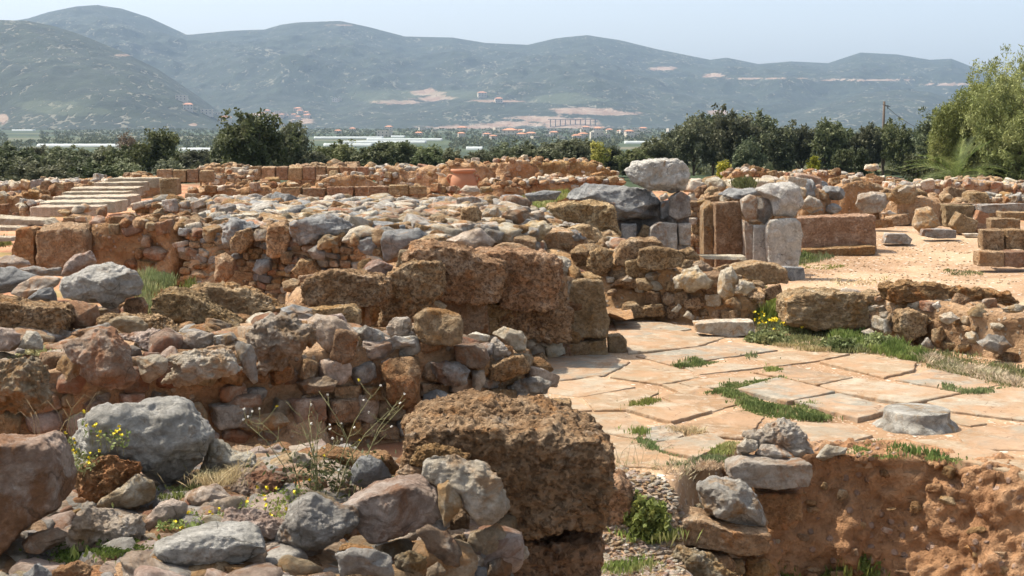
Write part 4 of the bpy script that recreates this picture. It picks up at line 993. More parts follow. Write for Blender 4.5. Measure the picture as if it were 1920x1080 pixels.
# ---- G: ochre rubble wall right of the pier, with the big weathered stones on it
MG = [(OCHRE, 4), (PALE, 1.6), (TAN, 3), (MIXED, 1)]
G_ = rubble_wall('ochre rubble wall beyond the pier, weathered limestone along its top', [BD(1050, 18.9), BD(1150, 18.5), BD(1300, 18.0), BD(1400, 17.6)], [0, 0, 0, 0], [.72, .70, .62, .35], .9, OCHREEARTH, MG, size=(.13, .30), cover=.9, out=.36, seed=23, most=80, amp=.06, topcover=.5)
for s, m, kd, D in [("505,700 560,650 640,640 690,665 610,740 600,790 530,780", OCHRE, 'boulder', 18.7), ("595,790 620,690 690,670 750,690 750,790 690,830 620,820", OCHRE, 'rugged', 18.5), ("755,775 770,690 800,640 900,615 1000,620 1040,670 900,690 880,770 800,795", OCHRE, 'porous', 18.6),
                    ("885,775 890,680 960,665 1100,680 1150,720 1130,775 1040,805 940,805", OCHRE, 'porous', 18.2), ("1110,690 1180,665 1240,720 1230,750 1150,745", OCHRE, 'rugged', 18.3), ("1090,850 1150,780 1230,770 1260,830 1320,870 1310,910 1200,930 1100,910", PALE, 'rugged', 17.9),
                    ("1190,770 1250,740 1320,790 1300,825 1240,820", MIXED, 'rugged', 18.1), ("1340,880 1360,800 1420,775 1455,830 1430,950 1380,975 1345,930", PALE, 'boulder', 17.6), ("1440,920 1460,850 1540,870 1555,900 1500,940", PALE, 'boulder', 17.5),
                    ("875,850 940,840 980,900 950,925 890,915", TAN, 'boulder', 18.1), ("790,1060 800,990 880,970 910,1010 1030,990 1040,1060 900,1075", OCHRE, 'lump', 18.1), ("1150,970 1230,950 1270,1000 1220,1030 1155,1020", OCHRE, 'boulder', 17.9), ("1075,1030 1120,985 1140,1010 1110,1040", PALE, 'angular', 17.9),
                    ("730,1050 735,960 770,950 785,1050", OCHRE, 'block', 18.35), ("1145,1060 1170,1030 1210,1060 1200,1090", PALE, 'boulder', 17.8), ("800,860 830,825 860,850 850,870 820,870", PALE, 'boulder', 18.2)]:
    S('B3', s, m, kd, D=D, name='top_stone' if '7' in s[:3] else 'boulder', parent=G_, th=.8)
S('B3', "1425,1035 1480,1010 1560,1020 1590,1070 1500,1080", GREY, 'boulder', zb=0, label='smooth grey stone lying in the weeds beside the step block')
S('R6', "630,340 720,330 860,330 868,382 780,402 640,378", PALE, 'dressed', zb=0, th=.7, label='pale grey step block lying on the paving, cracked across the middle')
# low platform behind
PL = thing('stone_platform', 'low platform of a brown block and a blue grey block before the standing stones', 'platform', (3.6, 21.0, 0))
S('B3', "1380,790 1560,745 1700,775 1735,800 1735,880 1560,900 1460,830", TAN, 'block', D=20.2, th=1.2, name='brown_block', parent=PL)
S('B3', "1700,775 1820,780 1828,850 1740,865", BLUE, 'dressed', D=20.4, th=1.0, name='grey_block', parent=PL)
S('B3', "1235,712 1490,714 1497,742 1260,732", STEP, 'dressed', D=22.5, th=.9, label='thin pale slab lying flat before the upright sandstone slab')

# ---- M: the megalith group and blocks left of it
M_ = thing('megalith_wall', 'short wall of great grey limestone blocks beneath the perched boulder', 'wall', (2.6, 23.0, 0))
for s, m, kd, D, th in [("480,400 540,345 600,318 700,330 850,325 960,345 1010,400 1015,515 900,530 780,538 740,440 700,425 520,415", BLUE, 'angular', 22.6, .9), ("1015,415 1075,405 1075,490 1015,518", BLUE, 'block', 22.5, 1.4), ("1065,395 1130,355 1180,385 1188,500 1100,525 1065,490", GREY, 'block', 22.4, .9),
                    ("795,538 885,535 885,730 800,730", BLUE, 'block', 22.4, 1.0), ("880,620 920,540 965,560 955,620 900,650", TAN, 'block', 22.5, .8), ("950,610 960,560 1000,528 1110,532 1105,700 1080,740 1000,740", GREY, 'block', 22.3, .8), ("1112,538 1188,532 1188,665 1115,655", GREY, 'block', 22.3, .9),
                    ("1085,665 1130,650 1155,690 1090,695", GREY, 'block', 22.3, .9), ("770,420 900,400 1100,400 1175,400 1178,720 765,720", BLUE, 'block', 22.95, .35)]:
    S('B3', s, m, kd, D=D, name='block', parent=M_, th=th)
S('B3', "808,240 860,190 960,170 1060,165 1120,165 1180,220 1190,290 1160,352 1080,368 960,345 860,315", PALEGREY, 'boulder', D=22.5, th=.75, label='huge grey boulder perched on top of the great limestone blocks', sub=6)
S('B3', "1008,385 1050,362 1065,395 1015,418", PALE, 'boulder', D=22.2, label='small white stone wedged beneath the perched grey boulder')
S('B3', "375,440 500,410 700,420 748,440 792,600 772,645 700,625 600,545 430,495", OCHRE, 'porous', D=20.9, th=1.2, label='large ochre block with a flat sunlit top in front of the blue grey slab', sub=6)
S('B3', "450,570 560,540 660,560 712,640 700,665 600,650", TAN, 'lump', D=19.9, label='pitted tan boulder between the ochre block and the ochre wall')
S('B3', "310,640 350,580 450,565 560,580 605,640 550,745 400,740 320,720", TAN, 'block', D=19.2, th=.9, label='upright brown block with a whitish left face behind the massive wall')
S('B3', "500,575 540,568 605,620 600,650 560,600", BLUE, 'boulder', D=19.0, label='small grey stone on the corner of the brown block with the whitish face')
S('B3', "255,375 340,352 460,358 430,405 280,418", BLUE, 'boulder', D=22.5, label='flat blue grey stone lying in the grass left of the megaliths')
for s, m, kd, D, lb in [("1200,520 1215,500 1290,490 1320,520 1300,600 1220,600 1200,570", OCHRE, 'boulder', 18.8, 'rounded ochre boulder at the right end of the long rubble wall'), ("1380,560 1400,450 1480,440 1510,480 1490,560 1430,580", OCHRE, 'porous', 19.2, 'pitted ochre boulder left of the two pale rounded stones'),
                        ("1505,490 1540,445 1600,442 1630,490 1580,520 1520,520", PALE, 'boulder', 19.6, 'white rounded boulder on the cobbled rise'), ("1620,490 1660,460 1760,455 1790,490 1740,540 1660,545 1625,520", MIXED, 'boulder', 19.4, 'grey brown rounded boulder right of the white one'),
                        ("1515,560 1570,500 1640,510 1650,580 1600,640 1530,610", OCHRE, 'porous', 19.0, 'ochre pitted boulder under the white rounded one'), ("1630,570 1660,540 1730,550 1730,610 1660,600", BLUE, 'boulder', 18.9, 'pale blue stone in the gap between ochre boulders'),
                        ("1735,640 1725,560 1790,520 1860,515 1915,560 1880,600 1820,660 1780,690", MIXED, 'boulder', 18.7, 'grey-topped brown boulder beside the block with the whitish face'), ("1500,330 1560,325 1580,360 1500,370", MIXED, 'boulder', 26.5, 'low brown stone right of the terracotta jar'),
                        ("1385,350 1420,325 1480,325 1510,360 1480,385 1400,375", PALE, 'boulder', 28.0, 'pair-like whitish boulder in front of the terracotta jar'), ("1350,410 1380,365 1450,370 1470,405 1400,420", TAN, 'boulder', 26.0, 'rounded brown stone below the whitish one before the jar')]:
    S('B2', s, m, kd, D=D, label=lb)

# ---- N: standing stones
N_ = thing('standing_stone_pier', 'pier of upright grey stone slabs at the doorway', 'pier', (4.6, 24.0, 0))
for s, m, kd, D, th, nm in [("1478,510 1535,540 1537,830 1490,830", PALE, 'block', 23.6, 1.2, 'upright_slab'), ("1533,540 1612,542 1608,835 1533,835", PALEGREY, 'block', 23.5, .9, 'upright_slab'), ("1610,560 1630,515 1720,505 1782,512 1810,600 1808,700 1770,840 1618,840", PALEGREY, 'block', 23.3, .5, 'upright_slab'),
                        ("1465,400 1520,370 1560,385 1558,520 1500,525 1470,475", PALE, 'boulder', 23.4, .8, 'pale_boulder'), ("1550,520 1555,390 1640,395 1652,470 1605,545", GREY, 'boulder', 23.5, .8, 'grey_boulder')]:
    S('B3', s, m, kd, D=D, th=th, name=nm, parent=N_)
S('B3', "1550,345 1630,300 1760,295 1812,330 1812,430 1772,502 1660,492 1635,400", PALEGREY, 'boulder', D=23.4, th=.8, label='big rounded grey boulder balanced on the widest upright slab')
S('B3', "1345,375 1400,340 1550,340 1630,380 1530,385 1440,405", BLUE, 'boulder', D=24.2, th=1.2, label='flat blue grey capstone behind the two brown uprights')
S('B3', "1252,800 1250,440 1285,405 1312,410 1312,800", TAN, 'dressed', D=24.1, th=1.1, label='narrow tan upright slab, left of the pair before the grey pier')
S('B3', "1312,810 1312,412 1452,400 1468,450 1480,600 1480,810", DRESS, 'dressed', D=23.9, th=.7, label='broad brown dressed upright slab beside the grey pier')
S('B3', "1205,350 1225,330 1282,320 1275,400 1215,395", BROWN, 'boulder', D=25.5, label='brown rounded stone above the narrow tan upright')
S('B3', "1262,360 1300,325 1342,332 1345,392 1270,398", TAN, 'boulder', D=25.3, label='tan rounded stone right of the brown one above the uprights')
rubble_wall('rubble infill wall glimpsed behind the brown upright slabs', [BD(1290, 24.9), BD(1330, 24.8), BD(1400, 24.8)], [0, 0, 0], [zpy(385, 25), zpy(375, 25), zpy(372, 25)], .8, OCHREEARTH, MG, size=(.12, .28), seed=31, most=30)
S('B4', "565,830 610,820 970,812 975,960 975,1000 600,1015 590,930", DRESS, 'dressed', D=27.5, th=.35, label='long low dressed sandstone block on a plinth beside the earth court', sub=6)
S('B4', "590,985 975,962 978,1012 600,1040", RUST, 'dressed', D=27.3, th=.9, label='reddish plinth course under the long low sandstone block')

# ---- I: low wall along the right of the paving
I_ = rubble_wall('low rubble wall along the weedy edge of the paving, red earth core', [BD(1485, 17.5), BD(1640, 16.7), BD(1720, 16.2), BD(1830, 15.4), BD(2080, 14.2)], [0] * 5, [.36, .46, .50, .46, .44], .8, EARTH, [(PALE, 3), (OCHRE, 2.5), (TAN, 2), (MIXED, 1.5)], size=(.09, .24), cover=.6, out=.4, seed=41, most=70, topcover=.25)
S('R6', "975,250 1060,215 1290,222 1400,240 1400,330 1260,372 1100,380 975,345", TAN, 'porous', D=17.05, th=.8, name='end_block', parent=I_, sub=6)
S('R6', "1365,200 1450,180 1560,190 1700,210 1860,230 1895,268 1780,285 1700,300 1560,290 1380,260", RUST, 'lump', D=16.4, th=.42, name='red_earth_crest', parent=I_, sub=6)
for s, m, kd, D in [("1590,320 1640,300 1675,330 1630,355 1600,345", PALE, 'boulder', 15.6), ("1735,420 1790,385 1850,400 1880,440 1830,475 1760,450", GREY, 'boulder', 15.0), ("1560,370 1600,355 1620,400 1590,445 1565,420", TAN, 'boulder', 15.8), ("1370,330 1400,318 1405,390 1375,392", GREY, 'boulder', 16.4),
                    ("1425,300 1480,290 1540,310 1530,390 1470,425 1430,390", OCHRE, 'lump', 16.1), ("1835,290 1890,270 1935,285 1920,305 1850,308", PALE, 'boulder', 15.0), ("1562,275 1590,258 1600,285 1575,295", PALE, 'boulder', 15.7), ("1285,380 1320,365 1350,395 1310,405", PALE, 'boulder', 16.5),
                    ("1520,430 1545,400 1572,440 1560,460 1530,455", GREY, 'angular', 15.8), ("1340,285 1375,275 1385,300 1350,305", PALE, 'boulder', 16.5)]:
    S('R6', s, m, kd, D=D, name='stone', parent=I_)

# ---- K: earth bank below the paving, and the little stack of stones
K_ = rubble_wall('red earth bank under the edge of the paving with stones bedded in it', [BD(1455, 10.15), BD(1535, 10.3), BD(1700, 10.25), BD(1860, 9.85), BD(2060, 9.5)], [-.85, -1.0, -1.05, -1.05, -1.05], [-.03, .0, .0, -.01, -.02], .8, BANK, [(RUST, 3), (TAN, 2), (MIXED, 1)], size=(.05, .15), cover=.13, out=.25, seed=51, most=80, topcover=.0, amp=.105, res=.025, batter=.34)
for s, m, kd, D, lb in [
    ("700,225 790,190 860,165 930,180 965,230 1010,320 950,338 880,300 850,270 740,270", PALE, 'rugged', 10.35, 'rough pale grey cap stone on top of the small stack at the paving edge'),
    ("658,270 700,230 752,255 758,290 700,322 662,312", PALE, 'rugged', 10.2, 'small knobbly stone at the left of the stack top'),
    ("740,305 770,265 850,265 905,320 840,347 735,338", PALE, 'angular', 10.2, 'flat pinkish grey stone under the rough cap stone'),
    ("620,352 690,322 830,335 982,335 987,400 970,455 860,470 700,455 625,417", PALE, 'block', 10.1, 'squared cream block in the middle of the small stack'),
    ("740,460 940,460 948,600 900,645 800,645 750,560", RUST, 'block', 10.15, 'rusty brown block under the squared cream one'),
    ("488,450 560,420 680,425 730,470 790,570 805,640 740,647 620,632 540,592 500,515", GREY, 'boulder', 9.75, 'large grey brown boulder leaning at the front of the small stack'),
    ("365,605 420,560 500,565 640,625 800,645 792,740 700,762 550,732 400,702", TAN, 'block', 9.7, 'long brown slab carrying the leaning grey brown boulder'),
    ("270,880 350,760 400,700 480,730 560,760 680,850 680,900", MIXED, 'rugged', 9.3, 'rugged brown rock at the bottom edge in front of the stack'),
    ("400,722 620,740 655,800 640,830 430,780", TAN, 'block', 9.65, 'grey brown slab under the long brown one'),
    ("700,770 800,765 845,830 780,890 680,890", RUST, 'angular', 9.8, 'reddish stone at the foot of the stack by the bottom edge'),
    ("600,770 690,765 700,840 620,850", TAN, 'boulder', 9.7, 'small tan stone at the foot of the stack left of the reddish one'),
    ("300,530 370,490 440,515 435,565 380,595 310,575", PALE, 'rugged', 10.1, 'pale lumpy stone right of the bright green bush'),
    ("430,570 500,525 530,570 500,600 440,600", MIXED, 'rugged', 10.0, 'small brown grey stone between pale lump and leaning boulder'),
    ("1010,325 1060,270 1150,280 1140,310 1040,345", PALE, 'boulder', 10.6, 'light stone at the corner where the bank meets the paving'),
    ("60,620 85,420 150,385 200,440 208,570 140,640", BROWN, 'lump', 9.6, 'weathered brown post-like block left of the bright green bush')]:
    S('R4', s, m, kd, D=D, label=lb)

# ---- round column base on the paving
def column_base():
    cx, cy = G(1718, 800, 0); t = thing('column_base', 'round grey stone column base standing on the paving', 'column base', (cx, cy, 0))
    n = 96; prof = [(.005, .150), (.12, .151), (.225, .150), (.262, .149), (.268, .145), (.269, .10), (.270, .075), (.276, .055), (.305, .035), (.335, .0), (.34, -.06)]
    rs = []
    for a in range(n):
        for k, (r, z) in enumerate(prof): rs.append((a / n * 2 * math.pi, r, z, k))
    A_ = np.array(rs); u = np.stack([np.cos(A_[:, 0]), np.sin(A_[:, 0]), A_[:, 2] * 3], 1)
    f = np.interp(A_[:, 3], [0, 4, 6, 7, 10], [0, .003, .007, .03, .06])
    rr = A_[:, 1] + fbm(u * 2.2 + 4, 4) * f; zz = A_[:, 2] + fbm(u * 3 + 9, 3) * np.interp(A_[:, 3], [0, 5, 7, 8, 10], [.002, .003, .012, .018, 0])
    V = np.stack([rr * u[:, 0], rr * u[:, 1], zz], 1); m = len(prof)
    F = [(a * m + k, a * m + k + 1, ((a + 1) % n) * m + k + 1, ((a + 1) % n) * m + k) for a in range(n) for k in range(m - 1)]
    F.append(tuple(a * m for a in range(n)))
    mk('drum', V, F, GREY, t)
column_base()
# ================================================================ the farther ruins
# ---- F: wide field of loose limestone rubble
def fnF(x, y):
    px = x / y
    return .15 + .95 * smooth(-.245, -.20, px) * smooth(.05, .0, px) * smooth(17.4, 18.2, y) * smooth(27.5, 25.5, y)
F_ = heap('wide band of tumbled white and grey limestone rubble behind the long wall', 'rubble_band', 'rubble', fnF, -7.0, 1.6, 17.3, 28, .1, REDEARTH, 12, .10)
rF = random.Random(77); items = []
for k in range(1500):
    y = rF.uniform(18, 26.6); x = rF.uniform(-.225, .03) * y; z = float(fnF(np.array([x]), np.array([y]))[0])
    if z < .8: continue
    s = rF.uniform(.10, .34) * (1.25 if rF.random() < .12 else 1)
    items.append(((x, y, z + s * .12), (s * rF.uniform(1, 1.5), s, s * rF.uniform(.45, .8)), rot_m(rF), pick(rF, [(GREY, 3.4), (PALE, 3), (MIXED, 2.2), (TAN, 1.2), (RUST, .7), (BLUE, 1)]), rF.randrange(99)))
place_rocks(F_, items, most=95)
def loose(n, pxr, yr, zf, size, mix, seed, label, name='rubble_scatter', most=60):
    r = random.Random(seed); D0 = sum(yr) / 2; px0 = sum(pxr) / 2
    x, y = BD(px0, D0); t = thing(name, label, 'rubble', (x, y, zf(x, y))); it = []
    for k in range(n):
        y = r.uniform(*yr); x = (r.uniform(*pxr) - 960) / FPX * y; s = r.uniform(*size)
        it.append(((x, y, zf(x, y) + s * .15), (s * r.uniform(1, 1.5), s, s * r.uniform(.5, .8)), rot_m(r), pick(r, mix), r.randrange(99)))
    place_rocks(t, it, most=most)
MW = [(PALE, 3), (GREY, 2), (MIXED, 2), (TAN, 1), (RUST, 1)]
loose(260, (980, 1170), (19.5, 24), lambda x, y: .55, (.12, .35), MW, 78, 'heap of grey and ochre stones between the rubble band and the megaliths')
H2 = heap('low grassy rise of rubble left of the megaliths', 'rubble_rise', 'rubble', lambda x, y: -.1 + .95 * smooth(-1.2, -.8, x) * smooth(2.0, 1.5, x) * smooth(17.8, 19, y) * smooth(27, 25, y), -1.4, 2.3, 17.6, 27, .1, OCHREEARTH, 4, .08)
it = []; r9 = random.Random(9)
for k in range(420):
    y = r9.uniform(18.2, 26); x = r9.uniform(-1.1, 1.5); s = r9.uniform(.1, .32)
    it.append(((x, y, .85 * min(1, (y - 17.8) / 1.2) * (1 if x < 1.5 else .6) + s * .1), (s * 1.3, s, s * .65), rot_m(r9), pick(r9, MW + [(OCHRE, 3)]), r9.randrange(99)))
place_rocks(H2, it, most=80)

# ---- background wall stumps: (px from, px to, top py's, distance, thickness, base z, material, lumpiness, label)
def stump(px0, px1, tops, D, th, core, label, amp=.10, D1=None, zb=.2, top=True, mix=None, size=(.12, .30), topcover=.35, cover=.25, seed=None, most=25, name='ruined_wall', faces=True):
    n = len(tops); D1 = D if D1 is None else D1
    pts = [BD(px0 + (px1 - px0) * k / (n - 1), D + (D1 - D) * k / (n - 1)) for k in range(n)]
    zt = [zpy(t, p[1]) - (.10 + .3 * (size[1] - .2)) * (topcover > .3) - .04 for t, p in zip(tops, pts)]
    return rubble_wall(label, pts, [zb] * n, zt, th, core, mix or [(RUST, 3), (TAN, 2), (MIXED, 1), (PALE, 1)], size=size, cover=cover, out=.3, seed=seed or int(px0 + D * 10), name=name, topcover=topcover, most=most, amp=amp, res=.10, top=top, faces=faces)
W5 = [(PALE, 3), (GREY, 2), (MIXED, 2), (RUST, 1.5)]
stump(205, 435, [398, 396, 398, 404], 20.5, .8, REDEARTH, 'low red wall stub in front of the grassy patch, grey stones on its right', zb=.35, seed=61)
stump(355, 480, [398, 390, 392, 398], 19.6, .8, EARTH, 'short brown wall joining the rubble band at its left end', zb=.35, mix=W5, cover=.7, topcover=.9)
stump(85, 165, [388, 380, 378, 384], 23.0, .8, EARTH, 'small stub with pale plaster left of the grassy patch', zb=.35, mix=[(TAN, 2), (PALE, 1.5)], cover=.8)
stump(245, 420, [372, 368, 366, 370], 24.5, .9, EARTH, 'line of grey and brown stones below the stair block', zb=.4, mix=W5, cover=.9, topcover=.95)
stump(340, 560, [350, 345, 338, 336, 340], 33, 1.2, REDEARTH, 'long red wall with a crumbling top right of the staircase', zb=.5)
stump(330, 520, [372, 366, 370, 366], 28, .9, REDEARTH, 'low red wall with white stones below the long red one', zb=.5, mix=W5, topcover=.9)
stump(590, 700, [326, 322, 320, 324], 38, 1.0, REDEARTH, 'red wall stump behind the curved sandstone kerb', zb=.6)
stump(700, 850, [350, 346, 340, 345], 30, .9, REDEARTH, 'low red wall running up to the terracotta jar', zb=.5)
stump(690, 830, [308, 303, 310, 308, 300], 46, 1.5, EARTH, 'brown rubble wall mass left of the jar on the skyline', zb=.3, D1=45, mix=W5, cover=.5)
stump(820, 925, [306, 297, 298, 304], 43, 1.5, REDEARTH, 'dark red wall mass directly behind the terracotta jar', zb=.3)
stump(925, 1010, [293, 292, 293, 297], 46, 1.8, REDEARTH, 'tallest square red wall mass on the skyline', zb=.3)
stump(1000, 1155, [290, 296, 295, 294, 300, 318], 48, 1.8, RUST, 'ragged red wall mass on the skyline left of the perched boulder', zb=.3)
stump(895, 980, [335, 333, 334], 34, .9, REDEARTH, 'low dark red wall right of the terracotta jar', zb=.5)
stump(975, 1165, [334, 330, 326, 326, 330], 35, .9, REDEARTH, 'low red wall strewn with white stones behind the blue grey slab', zb=.5, mix=W5, topcover=.95)
stump(1000, 1070, [320, 318, 322], 38, .8, EARTH, 'little brown wall corner in front of the skyline masses', zb=.5)
stump(370, 460, [307, 303, 300, 305], 44, 1.4, EARTH, 'brown block stack by the big dark bush', zb=.3, mix=[(TAN, 3), (PALE, 1)], cover=.9)
stump(390, 470, [318, 312, 314], 41, 1.0, EARTH, 'rough brown wall with whitish patches under the block stack', zb=.3, mix=[(TAN, 2), (PALE, 2)], cover=.9)
stump(540, 690, [306, 303, 302, 307, 310], 48, 1.0, EARTH, 'row of tan boulders above the ashlar wall', zb=.5, mix=[(TAN, 3), (OCHRE, 2)], cover=.9, topcover=.9, size=(.2, .6))
stump(60, 200, [345, 338, 340, 346], 34, 1.2, EARTH, 'brown wall stub left of the staircase', zb=.4, mix=[(TAN, 3), (BROWN, 2)], cover=.5)
stump(-60, 75, [362, 358, 352, 350], 32, 1.2, REDEARTH, 'red wall at the left edge below the hedge', zb=.4)
stump(25, 80, [372, 366, 370], 29, .9, EARTH, 'round rubble stub at the left near the grass', zb=.4, mix=W5, cover=.9)
stump(-60, 230, [342, 338, 334, 332, 330], 42, 1.2, EARTH, 'pale line of rubble on the skyline at the left', zb=.3, mix=W5, cover=.9, topcover=.98)
stump(215, 300, [322, 318, 320, 324], 40, 1.0, REDEARTH, 'low red brown wall behind the staircase', zb=.4)
stump(160, 250, [340, 334, 336], 37, 1.0, REDEARTH, 'dark red wall piece beyond the left end of the stairs', zb=.4)
# right side
stump(1360, 1455, [318, 312, 310, 316], 42, 1.6, RUST, 'flat topped red brown wall on the skyline right of the perched boulder', zb=.3)
stump(1455, 1690, [320, 316, 316, 320, 324, 330], 44, 1.2, REDEARTH, 'long red wall on the skyline at the right', zb=.3, mix=W5)
stump(1560, 1665, [345, 330, 326, 336, 360], 33, 1.4, REDEARTH, 'tall reddish earth wall with vertical streaks behind the long low block', zb=0, seed=66, cover=.08)
stump(1494, 1570, [338, 334, 336, 345], 31, 1.2, EARTH, 'dark rocky wall between the balanced boulder and the tall reddish wall', zb=0, mix=[(BLUE, 3), (MIXED, 2)], cover=.95, topcover=.95, size=(.2, .5))
stump(1290, 1500, [334, 330, 334, 338], 29, 1.4, OCHREEARTH, 'pale rubble wall behind the standing stones', zb=.0, mix=[(PALE, 4), (OCHRE, 2)], cover=.9, topcover=.95, size=(.2, .5))
stump(1670, 1840, [352, 349, 352, 358, 362], 32, 1.6, EARTH, 'long brown sandstone wall under the palm', zb=0, mix=[(TAN, 3), (BROWN, 3)], cover=.5, topcover=.4, size=(.25, .6))
stump(1680, 1960, [343, 338, 334, 338, 342], 38, 1.4, EARTH, 'wide strip of pale rubble below the palm tree', zb=.2, mix=W5, cover=.9, topcover=.98, most=60)
stump(1790, 1885, [330, 327, 329], 47, 1.2, EARTH, 'far brown wall with two large blocks right of the palm', zb=.2, mix=[(TAN, 3), (OCHRE, 1)], cover=.7)
stump(1640, 1700, [330, 332, 336], 41, 1.2, REDEARTH, 'red wall end beneath the white boulder on the skyline', zb=.2)
stump(1870, 2060, [344, 340, 342], 42, 1.2, REDEARTH, 'red wall along the right edge on the skyline', zb=.2)
stump(1840, 2000, [366, 362, 366], 34, 1.0, REDEARTH, 'low red rubble wall near the right edge', zb=.1, mix=W5, topcover=.9)
# course of ashlar blocks and kerbs
def ashlar(label, px0, px1, y0, y1, D, n, mat, th=.5, seed=1, name='ashlar_wall', slope=0, kind='block'):
    r = random.Random(seed); x, y = BD((px0 + px1) / 2, D); w = thing(name, label, 'wall', (x, y, zpy(y1, D)))
    cuts = [px0] + sorted(px0 + (px1 - px0) * (k + r.uniform(-.2, .2)) / n for k in range(1, n)) + [px1]
    for a, b in zip(cuts, cuts[1:]):
        t = r.uniform(-1.5, 1.5); dy = slope * (a - px0) / (px1 - px0)
        stone([(a + .3, y0 + t + dy), (b - .3, y0 + t + r.uniform(-1, 1) + dy), (b - .3, y1 + dy), (a + .3, y1 + dy)], mat, kind, D=D, th=th, name='block', parent=w, seed=r.randrange(9999), sub=4)
ashlar('row of squared tan blocks forming one course across the far left centre', 468, 690, 312, 338, 44, 9, DRESS, .9, 3)
ashlar('row of pale sandstone kerb blocks with a rounded left end', 524, 760, 352, 374, 31, 5, DRESS, .7, 4, slope=-6)
ashlar('second row of smooth sandstone blocks leading to the jar', 690, 800, 348, 366, 29.5, 3, DRESS, .7, 5)
ashlar('line of rounded tan blocks behind the staircase', 294, 400, 318, 342, 39, 4, DRESS, .9, 6)
ashlar('low row of tan blocks in front of the kerb blocks', 530, 700, 372, 386, 28, 4, TAN, .8, 7)
ashlar('two red brown blocks at the left edge', -40, 14, 384, 402, 27, 2, RUST, .8, 8)
# ---- stairs
ST = thing('stone_staircase', 'broad flight of worn tan stone steps in the left distance', 'staircase', (BD(200, 28)[0], 28, .3))
for k, (a, b, y0, y1, D) in enumerate([(205, 300, 333, 343, 33.0), (180, 272, 341, 350, 32.2), (134, 262, 350, 360, 31.2), (121, 240, 358, 368, 30.2), (101, 250, 366, 378, 29.2), (76, 225, 375, 390, 28.2), (60, 190, 385, 396, 27.3)]):
    stone([(a, y0), (b, y0 - 1), (b, y1 + 9), (a, y1 + 10)], STEP, 'dressed', D=D, th=.9, name='step', parent=ST, seed=500 + k, sub=5)
stone([(298, 334), (334, 334), (336, 365), (320, 370), (300, 366)], DRESS, 'block', D=31.8, th=.9, name='end_block', parent=ST, seed=77)
for s, m, D, lb in [((-60, 402, 86, 410, 96, 420, -60, 424), STEP, 24.5, 'broad pale paving step at the left edge, upper of three'), ((-60, 422, 40, 424, 46, 431, -60, 434), STEP, 22.8, 'pale paving step at the left edge, middle of three'), ((-60, 441, 26, 443, 30, 452, -60, 454), STEP, 21.4, 'pale paving step at the left edge, lowest of three')]:
    stone(list(zip(s[0::2], s[1::2])), m, 'dressed', D=D, th=.8, label=lb, name='stone_step', cat='step', sub=5)
# ---- right edge blocks
RB = thing('ashlar_pier', 'stub of squared tan blocks in courses at the right edge of the earth court', 'wall', (BD(1900, 25)[0], 25, 0))
for s, m, D, th in [("1510,890 1620,888 1622,998 1510,998", OCHRE, 24.8, .9), ("1624,888 1760,890 1760,998 1624,998", OCHRE, 24.8, .8), ("1492,1000 1620,1000 1620,1082 1494,1078", DRESS, 24.4, 1.1), ("1622,1000 1780,1000 1780,1086 1622,1082", DRESS, 24.4, 1.0)]:
    S('B4', s, m, 'block', D=D, th=th, name='block', parent=RB)
S('B4', "1550,838 1605,832 1702,838 1706,898 1556,902", TAN, 'block', D=26.5, th=.9, label='single tan block just above the squared courses at the right edge')
for s, m, kd, D, th, lb in [("1360,872 1402,800 1490,850 1470,915 1400,915", TAN, 'block', 29.5, .8, 'tilted angular tan block lying below the grey lintel'), ("1165,875 1190,790 1260,780 1312,870 1212,914", MIXED, 'angular', 29.5, .8, 'large angular brown grey boulder left of the tilted tan block'),
                            ("1468,865 1498,790 1547,810 1547,902 1480,912", MIXED, 'block', 29.7, .8, 'dark angular block right of the tilted tan one'), ("1015,962 1030,910 1130,910 1160,940 1150,965", GREY, 'dressed', 28.0, .7, 'flat grey block lying alone in the grass of the court'),
                            ("1205,922 1215,888 1300,886 1385,893 1385,935 1290,938", GREY, 'dressed', 28.5, .5, 'pair-length grey slab lying in the grass below the angular boulder'), ("875,765 890,715 960,698 1040,710 1052,760 1010,805 900,815", PALE, 'boulder', 30.5, .8, 'big cream boulder right of the tall reddish earth wall'),
                            ("603,765 640,720 700,740 716,780 660,805 610,795", PALE, 'boulder', 28.5, .8, 'pale pinkish boulder behind the long low dressed block'), ("1330,757 1500,755 1520,790 1510,800 1340,800", TAN, 'dressed', 30.3, .8, 'tan lintel-like block on the brown wall left of the grey lintel'),
                            ("1490,765 1690,755 1800,760 1800,800 1500,812", GREY, 'dressed', 29.8, .6, 'long grey lintel-like slab at the right in the middle distance'), ("1320,762 1470,770 1480,870 1330,880", DRESS, 'block', 30.0, .6, 'squared brown block standing under the lintel-like stones'),
                            ("1600,802 1800,800 1800,850 1700,845 1605,832", TAN, 'block', 28.5, .7, 'brown slab at the right edge below the long grey lintel'), ("970,842 1060,840 1068,880 975,888", RUST, 'block', 30.3, .8, 'low rusty block left of the angular brown grey boulder'),
                            ("918,590 930,562 990,558 1006,590 960,602", PALE, 'rugged', 42, .8, 'white boulder alone on the skyline wall at the right'), ("995,810 1050,795 1090,815 1040,825", PALE, 'angular', 29.0, .7, 'small white stone in front of the big cream boulder'),
                            ("1085,700 1130,665 1185,670 1180,700 1110,715", PALE, 'rugged', 31.5, .8, 'white crusty rock on the end of the long brown sandstone wall'), ("1420,912 1500,910 1500,925 1430,928", PALE, 'dressed', 28.9, 1.0, 'thin pale slab in the grass before the dark angular block')]:
    S('B4', s, m, kd, D=D, th=th, label=lb)

